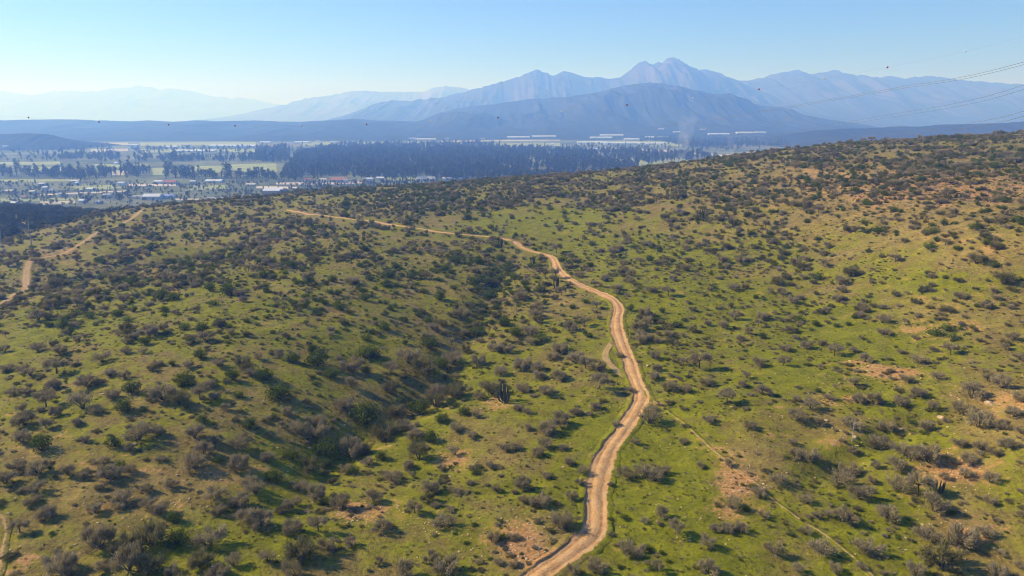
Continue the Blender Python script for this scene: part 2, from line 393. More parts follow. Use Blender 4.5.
# ------------------------------------------------------------------ distant hills and mountains
from mathutils.bvhtree import BVHTree
BVH = []
def surf(u, v):
    """where a pixel meets the plain or the foot of the hills behind it"""
    a, f_, d = map(float, ray(u, v)); o = Vector((0, 0, CAM_Z)); best = Vector((a, f_, d))*(-CAM_Z/d)+o if d < 0 else None
    for b in BVH:
        h = b.ray_cast(o, Vector((a, f_, d)).normalized(), 9000)[0]
        if h is not None and (best is None or (h-o).length < (best-o).length): best = h
    return best
def mountain(name, prof, Y, front, back, mat, seed, rough=0.3, crag=0.0045, nx=420, ny=70):
    prof = np.array(prof, float)
    us = np.linspace(prof[0, 0], prof[-1, 0], nx); vs = np.interp(us, prof[:, 0], prof[:, 1])
    x, z = at_y(us, vs, Y)
    z = np.maximum(z, 1.0)
    z = z + (fbm(x/(Y*0.011), x*0+seed, 5, seed, True)-0.62)*Y*crag*0.6*np.clip(z/200, 0, 1)
    s = np.concatenate([np.linspace(-1, 0, ny*2//3, endpoint=False), np.linspace(0, 1, ny//3+1)])
    Sg, Xg = np.meshgrid(s, x, indexing='ij'); Zc = np.meshgrid(s, z, indexing='ij')[1]
    D = np.where(Sg < 0, front, back)
    Yg = Y+Sg*D
    fall = np.where(Sg < 0, (1+Sg)**1.25, (1-Sg)**1.1)
    rel = fbm(Xg/(front*0.42), Yg/(front*0.9), 5, seed+5, True)
    spur = fbm(Xg/(front*0.13), Yg/(front*0.42), 5, seed+8, True)
    m = np.abs(Sg)*(1-np.abs(Sg))*4
    zz = Zc*fall*(1+(m*rough*2.2)*(rel-0.62)+(m*rough*1.7)*(spur-0.6))-4*np.abs(Sg)
    fade = np.clip(np.minimum((Xg-x[0]), (x[-1]-Xg))/(front*0.2), 0, 1)
    me = fast_mesh(name, np.stack([Xg.ravel(), Yg.ravel(), (zz*(0.2+0.8*fade)-3).ravel()], -1), grid_faces(nx, len(s)), mat)
    if Y < 6000: BVH.append(BVHTree.FromPolygons([tuple(v.co) for v in me.vertices], [tuple(p.vertices) for p in me.polygons]))
    return tag(obj(name, me), kind='structure')
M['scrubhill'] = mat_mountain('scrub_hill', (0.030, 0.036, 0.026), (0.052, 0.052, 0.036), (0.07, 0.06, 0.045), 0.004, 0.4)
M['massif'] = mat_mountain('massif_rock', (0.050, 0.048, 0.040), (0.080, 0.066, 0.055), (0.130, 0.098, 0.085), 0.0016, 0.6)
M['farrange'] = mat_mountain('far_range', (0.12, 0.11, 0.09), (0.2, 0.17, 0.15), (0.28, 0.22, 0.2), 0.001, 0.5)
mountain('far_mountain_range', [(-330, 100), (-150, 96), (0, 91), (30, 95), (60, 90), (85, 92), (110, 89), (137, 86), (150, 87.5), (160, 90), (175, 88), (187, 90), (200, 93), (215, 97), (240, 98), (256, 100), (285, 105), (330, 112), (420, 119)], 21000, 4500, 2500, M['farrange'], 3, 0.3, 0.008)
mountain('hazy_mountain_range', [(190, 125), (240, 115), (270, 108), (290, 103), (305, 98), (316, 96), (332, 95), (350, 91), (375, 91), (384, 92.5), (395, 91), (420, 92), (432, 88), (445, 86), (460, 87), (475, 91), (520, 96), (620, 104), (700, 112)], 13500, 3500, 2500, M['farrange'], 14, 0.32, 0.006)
mountain('right_mountain_range', [(640, 105), (700, 92), (735, 80), (745, 81), (760, 78), (775, 74), (786, 71), (795, 69), (803, 71), (812, 74), (822, 72), (835, 69), (850, 74), (870, 77), (890, 76), (905, 77.5), (925, 76), (940, 77), (960, 80), (990, 82), (1024, 86), (1120, 91), (1300, 100)], 9600, 3000, 2600, M['massif'], 23, 0.32, 0.007)
mountain('peaked_mountain', [(290, 128), (330, 119), (350, 113), (372, 106), (392, 100), (410, 100), (440, 97), (455, 93), (470, 90), (490, 85), (505, 80), (520, 76), (536, 69), (545, 72), (553, 75), (563, 70.5), (572, 73), (585, 76), (597, 77), (612, 79), (620, 77), (627, 72), (633, 67), (638, 63), (646, 60.5), (649, 63), (653, 64), (658, 61.5), (662, 62.5), (667, 58.5), (673, 56.5), (678, 61.5), (683, 65.5), (690, 66), (697, 70), (705, 69), (720, 73), (735, 79), (760, 90), (800, 105), (860, 122)], 8300, 2600, 2300, M['massif'], 31, 0.42, 0.006, 620, 110)
mountain('scrub_mountain', [(360, 131), (400, 124), (430, 118), (448, 110), (470, 106), (490, 104), (530, 99), (570, 96), (600, 91), (625, 85), (638, 83), (650, 82), (665, 83.5), (680, 86), (700, 91), (720, 95), (740, 100), (768, 108), (800, 116), (830, 123), (870, 130)], 5600, 2200, 1500, M['scrubhill'], 47, 0.5, 0.004, 420, 90)
mountain('low_scrub_hills', [(-200, 121), (-60, 120), (0, 122), (30, 120), (50, 119), (80, 120.5), (105, 120), (130, 121), (150, 120), (175, 121.5), (195, 120), (215, 121), (256, 120), (275, 121), (300, 121.5), (330, 119.5), (355, 118.5), (375, 120), (400, 120.5), (430, 122), (460, 124), (500, 127), (560, 133)], 5000, 1900, 1200, M['scrubhill'], 59, 0.55, 0.004)
mountain('right_scrub_hills', [(735, 146), (770, 138), (800, 132), (820, 130), (840, 128), (870, 127.5), (900, 125.5), (920, 126), (950, 123.5), (985, 123), (1024, 121), (1100, 119), (1250, 121)], 3000, 700, 900, M['scrubhill'], 67, 0.3)
mountain('wooded_knoll', [(-120, 137), (-40, 135), (0, 133.5), (25, 132.5), (45, 133), (60, 137), (75, 141), (95, 146)], 2650, 260, 400, M['scrubhill'], 71, 0.25, 0.003, 160, 40)

# ------------------------------------------------------------------ tracks
def smooth_path(pts, step):
    P = np.array(pts, float); P = np.vstack([2*P[0]-P[1], P, 2*P[-1]-P[-2]]); out = []
    for i in range(1, len(P)-2):
        p0, p1, p2, p3 = P[i-1:i+3]; n = max(2, int(np.linalg.norm(p2-p1)/step))
        for k in range(n):
            t = k/n
            out.append(0.5*((2*p1)+(-p0+p2)*t+(2*p0-5*p1+4*p2-p3)*t*t+(-p0+3*p1-3*p2+p3)*t**3))
    out.append(P[-2]); return np.array(out)
def ribbon(name, pix, width, profile, mat, step=0.7, seed=0, ruts=True, extra=None):
    g = [hit(*p) for p in pix]; g = [p[:2] for p in g if p is not None]
    if extra: g = extra+g
    C = smooth_path(g, step)
    k = np.ones(5)/5
    for c in range(2):
        C[:, c] = np.convolve(np.pad(C[:, c], 2, mode='edge'), k, 'valid')
    T = np.gradient(C, axis=0); T /= np.linalg.norm(T, axis=1)[:, None]+1e-9; N = np.stack([-T[:, 1], T[:, 0]], -1)
    s = np.cumsum(np.r_[0, np.linalg.norm(np.diff(C, axis=0), axis=1)])
    w = width/2*(0.68+0.64*fbm(s/6.0, s*0+seed, 4, seed))
    tp = np.clip(np.minimum(s, s[-1]-s)/2.0, 0.35, 1)
    w = w*tp
    V = []; rut = []; verge = []
    for (o, h, r, g_) in profile:
        jit = (fbm(s/1.8, s*0+o*3.1+seed, 3, seed+3)-0.5)*(0.30 if abs(o) > 0.8 else 0.12)
        q = C+N*(w*o*(1+jit))[:, None]
        z = H(q[:, 0], q[:, 1])+h*(0.6+0.8*fbm(s/2.2, s*0+o+seed, 2, seed+7))+(0.0 if h < 0 else 0.045)
        V.append(np.stack([q[:, 0], q[:, 1], z], -1)); rut.append(r*np.clip(fbm(s/9.0, s*0+o*2+seed, 3, seed+9)*2.2-0.5, 0, 1)); verge.append(np.full(len(s), g_))
    V = np.stack(V, 1); n, m = V.shape[:2]
    me = fast_mesh(name, V.reshape(-1, 3), grid_faces(m, n), mat)
    gl = Hs(lush, V[:, :, 0], V[:, :, 1]); gs = Hs(soil, V[:, :, 0], V[:, :, 1])
    for nm, arr in (('rut', np.stack(rut, 1)), ('verge', np.stack(verge, 1)), ('lush', gl), ('soil', gs)):
        at = me.attributes.new(nm, 'FLOAT', 'POINT'); at.data.foreach_set('value', arr.astype(np.float32).ravel())
    tag(obj(name, me), kind='structure')
    return C, w
ROAD = [(-2.0, -.25, 0, 1.2), (-1.65, .05, 0, 1.1), (-1.35, .14, .2, .85), (-1.12, .24, .9, .55), (-1.02, .12, .9, .25), (-.92, .02, .35, 0), (-.78, .04, 0, 0), (-.62, .00, .9, 0), (-.48, .00, .95, 0), (-.34, .06, 0, 0), (-.1, .12, .0, 0.2), (.1, .12, 0, 0.2),
        (.34, .06, 0, 0), (.48, .0, .9, 0), (.62, .0, .9, 0), (.78, .04, 0, .05), (.95, .07, 0, .25), (1.12, .09, .1, .55), (1.35, .06, .1, .9), (1.65, .02, 0, 1.1), (1.95, -.25, 0, 1.2)]
ROAD = [(-o, h, r, g) for (o, h, r, g) in ROAD][::-1]      # cut bank on the left going uphill, its shade painted dark
MAIN = [(520, 588), (537, 576), (550, 567), (562, 559), (573, 551), (582, 544), (590, 537), (595, 529), (596, 514), (596, 494), (599, 477), (604, 460), (611, 446), (620, 435), (629, 421), (637, 408), (641.5, 397), (638, 387), (633, 375),
        (629, 361), (625, 352), (621, 343), (617, 331), (616.5, 319), (618.5, 309), (613, 300), (599, 293.5), (579, 285), (565, 277), (557, 269), (554, 261), (549, 256), (539, 253), (527, 250), (519, 246), (513, 241)]
UPPER = [(513, 241), (500, 238.5), (478, 236), (460, 234.5), (441, 232.5), (413, 228), (381, 223), (343, 218), (306, 214), (286, 209.5)]
extra = [(-14.0, 50.0), (-2.0, 64.0)]
main_c, main_w = ribbon('dirt_track', MAIN, 3.15, ROAD, M['track'], 0.5, 5, extra=[(-26.0, 48.0), (-12.0, 66.0)])
FOOT = [(-2.6, -.15, 0, 1.3), (-2.0, .03, 0, 1.1), (-.9, .03, .3, .6), (0, .02, .3, .22), (.9, .03, .3, .6), (2.0, .03, 0, 1.1), (2.6, -.15, 0, 1.3)]
THIN = [(-1.9, -.25, 0, 1.2), (-1.4, .05, .0, 1.0), (-1.0, .07, .2, .5), (-.6, .02, .5, .1), (-.2, .05, 0, .3), (.2, .05, 0, .3), (.6, .02, .5, .1), (1.0, .07, .2, .5), (1.4, .05, .0, 1.0), (1.9, -.25, 0, 1.2)]
up_c, up_w = ribbon('upper_track', UPPER, 2.5, THIN, M['track'], 1.0, 8)
left_c, left_w = ribbon('spur_track', [(0, 305), (12, 297), (25, 289), (26, 279), (27, 269), (31, 261), (42, 258), (62, 254), (80, 244), (97, 233), (120, 225), (135, 216), (143, 209.5)], 2.7, THIN, M['path'], 1.0, 12)
foot_c, foot_w = ribbon('footpath', [(643, 390), (654, 402), (668, 412), (682, 422), (697, 436), (712, 450), (734, 467), (750, 479), (762, 489), (774, 501), (800, 520), (825, 535), (850, 555), (870, 574), (890, 592)], 0.5, FOOT, M['path'], 0.6, 15)
loop_c, loop_w = ribbon('side_track', [(623.5, 378), (617, 371), (609, 364), (605, 357), (606, 351), (610, 345), (613.5, 340)], 1.9, THIN, M['path'], 0.5, 18)
edge_c, edge_w = ribbon('edge_track', [(-8, 590), (0, 566), (2, 548), (6, 534), (4, 520), (-6, 508)], 0.8, FOOT, M['path'], 0.6, 21)
TRK = np.vstack([np.c_[c[::3], (w[::3]+0.3)] for c, w in ((main_c, main_w), (up_c, up_w), (left_c, left_w), (loop_c, loop_w))])
def off_track(x, y, extra=0.6):
    ok = np.ones(len(x), bool)
    for s in range(0, len(x), 2000):
        d = np.hypot(x[s:s+2000, None]-TRK[None, :, 0], y[s:s+2000, None]-TRK[None, :, 1])-TRK[None, :, 2]
        ok[s:s+2000] = d.min(1) > extra
    return ok

# ------------------------------------------------------------------ plants: prototypes
def tube(p, r, V, F, sides=4, close=True):
    """tapered tube through points p with radii r"""
    base = len(V); n = len(p)
    for i in range(n):
        d = Vector(p[min(i+1, n-1)])-Vector(p[max(i-1, 0)]); d.normalize()
        a = d.orthogonal().normalized(); b = d.cross(a)
        for k in range(sides):
            t = 2*pi*k/sides; V.append(Vector(p[i])+(a*cos(t)+b*sin(t))*r[i])
    for i in range(n-1):
        for k in range(sides):
            a0 = base+i*sides+k; a1 = base+i*sides+(k+1) % sides
            F.append((a0, a1, a1+sides, a0+sides))
    if close: F.append(tuple(base+(n-1)*sides+k for k in range(sides)))
def rand_dir(R, zmin=-1.0):
    while True:
        v = Vector((R.uniform(-1, 1), R.uniform(-1, 1), R.uniform(-1, 1)))
        if 0.05 < v.length < 1 and v.normalized().z >= zmin: return v.normalized()
def twig(V, F, p, d, ln, w, R):
    s = d.cross(rand_dir(R)); s = s.normalized() if s.length > 1e-4 else d.orthogonal()
    b = len(V); V += [p-s*w, p+s*w, p+d*ln]; F.append((b, b+1, b+2))
def leafq(V, F, p, sz, R, n=None):
    n = n or rand_dir(R); a = n.orthogonal().normalized(); b = n.cross(a); t = R.uniform(0, 6.28)
    u = (a*cos(t)+b*sin(t))*sz; w = (b*cos(t)-a*sin(t))*sz*R.uniform(0.5, 0.8); k = len(V)
    V += [p-u, p-w*0.9+u*0.1, p+u, p+w]; F.append((k, k+1, k+2, k+3))
def make_thorn(seed, tree=False, tall=0.8, ntw=1500, lean=0.0, wsc=1.0):
    """crown of unit radius; multi-stemmed, with spreading limbs that carry sprays of bare twigs"""
    R = random.Random(seed); SV, SF, TV, TF = [], [], [], []
    nodes = []
    h0 = 0.62 if tree else 0.0
    if tree:
        top = Vector((R.uniform(-.08, .08), R.uniform(-.08, .08), h0))
        tube([(0, 0, -.12), (top.x*.3, top.y*.3, h0*.5), tuple(top)], [.075, .06, .05], SV, SF, 5); base = top
    else: base = Vector((0, 0, 0))
    n = R.randint(6, 9)
    for i in range(n):
        az = 2*pi*i/n+R.uniform(-.45, .45); rad = R.uniform(.45, .92)*(1.0 if i % 3 else 0.55); ht = tall*(R.uniform(.55, .95))*(1.05-0.35*rad)
        if tree: ht = 0.42*R.uniform(.5, 1)*(1.2-.5*rad)
        tip = base+Vector((cos(az)*rad+lean, sin(az)*rad, ht)); mid = base+(tip-base)*.5+Vector((0, 0, (.10 if tree else .07)))+rand_dir(R)*.05
        o = rand_dir(R)*.04 if not tree else Vector((0, 0, 0)); o.z = -.08 if not tree else 0
        tube([tuple(base+o), tuple(mid), tuple(tip)], [.042, .028, .012], SV, SF, 3)
        nodes += [(mid.lerp(tip, .35), .22), (mid.lerp(tip, .7), .27), (tip, .30), (tip+rand_dir(R)*.1, .28)]
        for j in range(R.randint(2, 3)):
            st = mid.lerp(tip, R.uniform(.1, .8)); e = st+Vector((cos(az+R.uniform(-1.3, 1.3)), sin(az+R.uniform(-1.3, 1.3)), R.uniform(.0, .9))).normalized()*R.uniform(.2, .38)
            tube([tuple(st), tuple(e)], [.018, .007], SV, SF, 3); nodes += [(e, .26), (e.lerp(st, .4), .2)]
    for i in range(9 if not tree else 6):        # twigs fill the dome between the limbs
        d = rand_dir(R, .05); q = base+Vector((d.x*.62+lean*.6, d.y*.62, (d.z*.62*tall if not tree else d.z*.3+.12))); nodes.append((q, .30))
    nn = len(nodes); wt_ = [R.uniform(.35, 1.6) for _ in nodes]; tot = sum(wt_)
    for (c, r), w in zip(nodes, wt_):
        for k in range(int(ntw*w/tot)):
            p = c+rand_dir(R)*r*(R.random()**.45)*Vector((1, 1, .8)).length/1.62
            if p.z < .04: p.z = .04+R.random()*.1
            d = ((p-base-Vector((0, 0, .05))).normalized()*1.0+rand_dir(R)*.9+Vector((0, 0, .25))).normalized()
            twig(TV, TF, p, d, R.uniform(.10, .25), R.uniform(.012, .024)*wsc, R)
    return SV, SF, TV, TF
def make_leafy(seed, tall=0.85, nl=1300, tree=False, sz=.055, spread=1.0, columns=False):
    R = random.Random(seed); SV, SF, TV, TF = [], [], [], []
    base = Vector((0, 0, .55 if tree else 0)); nodes = []
    if tree: tube([(0, 0, -.15), (.02, 0, .3), (0, .02, .6)], [.09, .07, .05], SV, SF, 5)
    n = R.randint(9, 14)
    for i in range(n):
        az = 2*pi*i/n*2.4+R.uniform(-.4, .4); rad = (.25+.55*(i/n))*spread; ht = tall*(R.uniform(.45, .85))*(1.15-.55*rad)+(0.15 if tree else 0)
        tip = base+Vector((cos(az)*rad, sin(az)*rad, ht)); o = Vector((0, 0, 0 if tree else -.08))
        tube([tuple(base+o), tuple(base.lerp(tip, .5)+rand_dir(R)*.05), tuple(tip)], [.035, .022, .008], SV, SF, 3)
        nodes.append((tip, R.uniform(.24, .40))); nodes.append((base.lerp(tip, .62)+rand_dir(R)*.12, R.uniform(.2, .34)))
    tot = sum(r*r for _, r in nodes)
    for c, r in nodes:
        for k in range(int(nl*r*r/tot)):
            d = rand_dir(R, -.75); p = c+d*r*(.55+.5*R.random())*(1 if R.random() < .8 else 1.18)
            if p.z < .03: p.z = .03+R.random()*.1
            leafq(TV, TF, p, sz*R.uniform(.7, 1.35), R, (d+rand_dir(R)*.9).normalized())
    return SV, SF, TV, TF
def make_tall(seed, nl=260, h=2.6, poplar=False):
    """valley tree of unit crown radius, seen from more than a kilometre"""
    R = random.Random(seed); SV, SF, TV, TF = [], [], [], []
    tube([(0, 0, -.3), (0.03, 0, h*.5), (0, 0, h*.9)], [.10, .07, .02], SV, SF, 4)
    nodes = []
    for i in range(R.randint(7, 11)):
        z = h*(.30+.68*(i+.5)/9.0); z = min(z, h*.97); k = (1-abs(z/h-.55)*1.3); rad = R.uniform(.2, .75)*k*(.4 if poplar else 1); az = R.uniform(0, 6.28)
        e = Vector((cos(az)*rad, sin(az)*rad, z)); tube([(0, 0, z-.3), tuple(e)], [.04, .015], SV, SF, 3); nodes.append((e, R.uniform(.3, .52)*(.7 if poplar else 1)))
    for c, r in nodes:
        for k in range(nl//len(nodes)):
            d = rand_dir(R); leafq(TV, TF, c+d*r*(.5+.6*R.random()), R.uniform(.09, .17), R, (d+rand_dir(R)).normalized())
    return SV, SF, TV, TF
def proto(name, parts, stem_mat, crown_mat):
    SV, SF, TV, TF = parts
    a = mesh_of(name+'_stems', SV, SF, [stem_mat]); b = mesh_of(name+'_crown', TV, TF, [crown_mat])
    o = len(SV); comb = mesh_of(name+'_plant', SV+TV, SF+[tuple(i+o for i in f) for f in TF], [stem_mat, crown_mat], [0]*len(SF)+[1]*len(TF))
    return a, b, comb
THORN = [proto('thorn', make_thorn(100+i, False, [.75, .95, .65, .85, 1.0, .7, .8, .9, 1.15, .6, 1.05, .8, .7, .95][i], [2700, 1500, 2500, 2000, 2700, 1300, 2400, 1700, 2100, 2600, 1200, 2300, 1600, 2800][i], [0, .1, 0, -.12, .05, .15, 0, -.1, .12, 0, .18, -.15, 0, .1][i], 1.15), M['bark'], M['twig']) for i in range(14)]
OLIVE = [proto('olive', make_thorn(150+i, False, [.75, .9, .7, 1.05, .85][i], [2700, 1500, 2200, 1800, 2500][i], wsc=1.15), M['bark'], M['olive']) for i in range(5)]
TTREE = [proto('thorn_tree', make_thorn(200+i, True, .8, 2100, wsc=1.15), M['bark'], M['twig']) for i in range(4)]
LEAFY = [proto('leafy', make_leafy(300+i, [.8, .95, .7, 1.0][i]), M['bark'], M['leaf']) for i in range(4)]
BRITE = [proto('bright', make_leafy(340+i, .7, 800), M['bark'], M['bright_leaf']) for i in range(2)]
WOOD = [proto('wood', make_tall(400+i, 300, [2.2, 2.6, 1.9, 3.0][i]), M['bark'], M['wood_leaf']) for i in range(4)] + [proto('poplar', make_tall(420+i, 220, 3.4, True), M['bark'], M['wood_leaf']) for i in range(2)]

def scatter(name, protos, X, Y, Z, rot, scl, idx, label, cat):
    pc = bpy.data.collections.new(name+'_source')
    for k, p in enumerate(protos):
        o = bpy.data.objects.new('%s_%02d' % (name, k), p); pc.objects.link(o)
    me = bpy.data.meshes.new(name); me.vertices.add(len(X)); me.vertices.foreach_set('co', np.stack([X, Y, Z], -1).astype(np.float32).ravel())
    a = me.attributes.new('rot', 'FLOAT_VECTOR', 'POINT'); a.data.foreach_set('vector', np.stack([X*0, X*0, rot], -1).astype(np.float32).ravel())
    a = me.attributes.new('scl', 'FLOAT_VECTOR', 'POINT'); a.data.foreach_set('vector', np.asarray(scl, np.float32).ravel())
    a = me.attributes.new('idx', 'INT', 'POINT'); a.data.foreach_set('value', np.asarray(idx, np.int32))
    o = obj(name, me); ng = bpy.data.node_groups.new(name, 'GeometryNodeTree')
    ng.interface.new_socket('Geometry', in_out='INPUT', socket_type='NodeSocketGeometry'); ng.interface.new_socket('Geometry', in_out='OUTPUT', socket_type='NodeSocketGeometry')
    gi = ng.nodes.new('NodeGroupInput'); go = ng.nodes.new('NodeGroupOutput'); ip = ng.nodes.new('GeometryNodeInstanceOnPoints'); ci = ng.nodes.new('GeometryNodeCollectionInfo')
    ci.inputs['Collection'].default_value = pc; ci.inputs['Separate Children'].default_value = True; ci.inputs['Reset Children'].default_value = True
    ip.inputs['Pick Instance'].default_value = True
    def na(nm, ty):
        n = ng.nodes.new('GeometryNodeInputNamedAttribute'); n.data_type = ty; n.inputs['Name'].default_value = nm; return n.outputs['Attribute']
    L = ng.links.new
    L(gi.outputs[0], ip.inputs['Points']); L(ci.outputs[0], ip.inputs['Instance']); L(na('idx', 'INT'), ip.inputs['Instance Index'])
    L(na('rot', 'FLOAT_VECTOR'), ip.inputs['Rotation']); L(na('scl', 'FLOAT_VECTOR'), ip.inputs['Scale']); L(ip.outputs[0], go.inputs[0])
    md = o.modifiers.new('scatter', 'NODES'); md.node_group = ng
    return tag(o, label, cat, None, 'stuff')

# ------------------------------------------------------------------ plants the photo lets one pick out: (zoom x, zoom y of the base, zoom width, kind)
Z4 = {
 (0, 348): '30,95,50 95,100,60 125,115,60 228,106,80,T 295,75,40 410,60,70 440,115,50 505,25,45 575,25,40 350,155,90 500,125,50 630,75,50 690,75,35,g 750,80,45 800,45,60,g 870,75,50 980,90,80,o 930,130,60,g 1010,120,60 55,190,60 105,190,50 185,240,90,T 90,260,50 215,165,60 335,245,100 450,205,60 530,180,80,g 595,200,50,b 655,210,100 735,150,90,g 830,160,60 720,230,90,o 800,210,80,T 860,210,50 955,200,50 100,310,95 185,325,60 220,275,55 390,265,60 495,255,90,g 575,255,40,b 310,310,50 810,300,60,g 900,250,40 1000,320,70 20,20,50 150,15,60 240,30,60 610,95,40,o',
 (0, 432): '85,45,80 165,75,90,g 340,40,40 460,60,70,g 550,35,110 520,75,40 630,10,60 780,30,90 860,50,50 970,65,80 815,90,70 780,145,100 870,125,60,b 955,150,90 645,118,40 20,210,80 80,155,70 160,170,90 270,175,60 345,185,60 415,130,60 430,190,90 480,150,60,b 525,165,60 110,240,40 145,245,70 490,280,80 585,240,50 685,225,50 990,225,70 870,270,90 880,330,60 960,300,90 1000,370,100 130,290,60 185,345,80 80,405,70,T 380,325,60 475,315,50 590,310,70 640,330,70 400,465,130 600,455,140,o 700,360,70,g 710,450,110,g 830,455,130 500,485,100,o 245,555,120 415,550,60 520,560,130 600,560,120,o 800,540,110,o 930,540,70 690,580,70 290,572,60 870,575,80',
 (256, 348): '95,40,50 150,60,60 225,20,50 245,75,110,g 35,130,80 90,205,120,g 10,50,40 300,120,70,g 390,95,90 450,40,100 440,105,50 380,160,60 540,110,70,T 610,65,100 670,115,110,o 535,185,80,o 350,245,80 125,270,50 440,300,150,g 560,270,80,o 650,270,110,g 740,85,80,g 720,190,80 790,70,90 885,70,70 980,110,60 790,200,90,o 780,230,50 745,300,70 920,170,60 945,190,80,o 890,210,50 835,270,60,g 800,335,60 880,280,40 250,310,80 165,340,70 700,10,90,g 960,15,60 1010,20,50',
 (256, 432): '40,120,60 140,110,80,g 280,90,110,g 380,100,110 440,90,60,o 510,30,130,o 640,30,80 650,110,100,o 700,40,70 500,110,60 450,135,50 610,150,60 280,140,60 365,165,60 75,195,90,g 180,240,80 240,275,90 160,295,50 545,200,90 345,310,90 470,280,70 795,95,50 740,155,40 935,145,40 865,25,50 1000,80,50 960,240,40 700,240,80 635,328,70,T 690,280,60,o 760,380,100 30,380,100 145,405,90 250,400,80,T 510,400,80 380,455,60 285,475,80 180,510,140,o 50,520,70 150,577,90 490,530,40 600,577,90 700,520,60 760,565,110 945,440,60 1010,430,40 0,250,80',
 (512, 348): '40,85,80 105,95,60 110,130,60 165,50,60 245,60,80 295,85,60,T 190,20,70 190,130,70 45,180,70 130,190,70 350,95,60 350,170,90,T 25,250,40 60,265,40 255,270,50 335,245,50 190,310,80 140,340,80 65,330,35 315,275,30 430,40,40 475,180,40 415,315,40 570,45,50 580,95,50 572,130,50 632,175,70 700,180,50 685,70,35,T 750,85,90,T 645,45,30 785,155,60 860,225,70,T 940,125,40 920,160,40 985,75,60 1000,190,50,T 790,300,50 955,325,50 550,305,100 570,250,35',
 (512, 432): '15,75,50 105,95,55 135,65,60 205,75,40 225,135,45 280,170,50 140,185,40 45,230,70 10,250,30 115,295,80 45,285,50 240,270,50 205,380,112 270,215,40 455,185,70 525,185,90 600,170,60 575,200,70 490,50,40 685,48,40 755,145,40 865,140,40 395,220,25 600,345,70 655,412,75,T 590,375,30 530,370,40 475,490,90 580,560,60,T 335,555,80 245,572,70 785,572,90 985,255,60 875,305,75 815,395,50 870,400,60 920,400,60 785,460,70 1005,345,50 1020,470,40 20,430,40 10,540,40',
 (768, 348): '70,15,50 60,75,50,T 150,5,50 265,35,70,T 390,60,50 340,20,40 530,25,30 600,65,60 730,30,60,T 660,20,30 950,10,40 1010,50,50 345,155,50 560,140,60 600,200,70 680,130,50 360,225,60 420,230,70 245,210,50 170,250,70 115,215,40 525,235,60 200,180,30,g 120,290,80 205,310,50 325,320,80 480,330,60 770,270,90 830,160,40 880,135,60 935,165,80 815,205,90 660,250,50 630,340,80 840,320,110 985,280,70 1005,215,60 1010,345,50 925,330,60 5,195,30',
 (768, 432): '40,210,80 100,55,40 105,90,50 160,115,80 280,215,110 330,180,80 445,65,90 340,90,40 430,150,40 555,95,90 640,125,110 515,150,80 510,240,90 600,255,110,T 660,320,110 370,275,90 415,205,40 475,350,100 300,360,90 240,340,50 155,290,60 195,345,40 150,410,50 215,490,100 385,480,110 30,490,70 275,560,60 120,565,50 635,430,100 765,450,130 870,420,80 700,540,150,o 590,577,80 770,60,60 850,75,60 800,125,70 850,95,40 905,95,50 960,65,70 740,130,40 790,190,60 890,205,70 705,195,40 890,290,50 1015,130,30 1005,550,50 910,577,80 1010,345,40',
}
MU, MV, _ = project(main_c[:, 0], main_c[:, 1], H(main_c[:, 0], main_c[:, 1]))
oo = np.argsort(MV); MUs, MVs = MU[oo], MV[oo]
ORD = ['', 'second ', 'third ', 'fourth ', 'fifth ', 'sixth ', 'seventh ', 'eighth ', 'ninth ', 'tenth ', 'eleventh ', 'twelfth ', 'thirteenth ', 'fourteenth ', 'fifteenth ', 'sixteenth ', 'seventeenth ', 'eighteenth ', 'nineteenth ', 'twentieth ']
def ordinal(k):
    if k < 20: return ORD[k] or 'first '
    tens = {2: 'twenty', 3: 'thirty', 4: 'forty'}[(k+1)//10]
    return ({2: 'twentieth ', 3: 'thirtieth ', 4: 'fortieth '}[(k+1)//10] if (k+1) % 10 == 0 else tens+'-'+['first ', 'second ', 'third ', 'fourth ', 'fifth ', 'sixth ', 'seventh ', 'eighth ', 'ninth '][(k+1) % 10-1])
LANDMARKS = [(596, 530, 'the lowest track bend'), (642, 397, 'the sharp track bend'), (606, 357, 'the small side track'), (618, 309, 'the upper track bend'), (554, 262, 'the pale track kink'), (505, 395, 'the gully cactus'), (939, 488, 'the right-hand cactus'), (852, 436, 'the whitish dead tree'),
             (734, 467, 'the footpath middle'), (845, 550, 'the footpath end'), (57, 365, 'the big dark tree'), (676, 530, 'the lone tree below the footpath'), (2, 574, 'the bottom left corner'), (1022, 574, 'the bottom right corner'), (2, 430, 'the left edge middle'), (1022, 430, 'the right edge middle'),
             (256, 572, 'the bottom edge quarter point'), (400, 572, 'the bottom edge left of the track'), (990, 402, 'the broad pale boulder'), (430, 420, 'the dark gully bend'), (475, 372, 'the bright green gully floor'), (500, 247, 'the small cactus by the track'), (750, 572, 'the bottom edge right of the track')]
for fu, wu in ((1/8, 'an eighth'), (1/4, 'a quarter'), (3/8, 'three eighths'), (1/2, 'half'), (5/8, 'five eighths'), (3/4, 'three quarters'), (7/8, 'seven eighths')):
    for fv, wv in ((1/2, 'half'), (2/3, 'two thirds'), (3/4, 'three quarters'), (5/6, 'five sixths'), (11/12, 'most')):
        if all(np.hypot(fu*1024-q[0], fv*576-q[1]) > 45 for q in LANDMARKS): LANDMARKS.append((fu*1024, fv*576, 'the point %s across, %s down' % (wu, wv)))
COUNT = {}
def place_words(kind, u, v):
    d = [np.hypot(u-q[0], v-q[1]) for q in LANDMARKS]; q = LANDMARKS[int(np.argmin(d))]; du, dv = u-q[0], v-q[1]
    side = ('right of' if du > 0 else 'left of') if abs(du) > abs(dv) else ('below' if dv > 0 else 'above')
    return q[2], side, min(d)
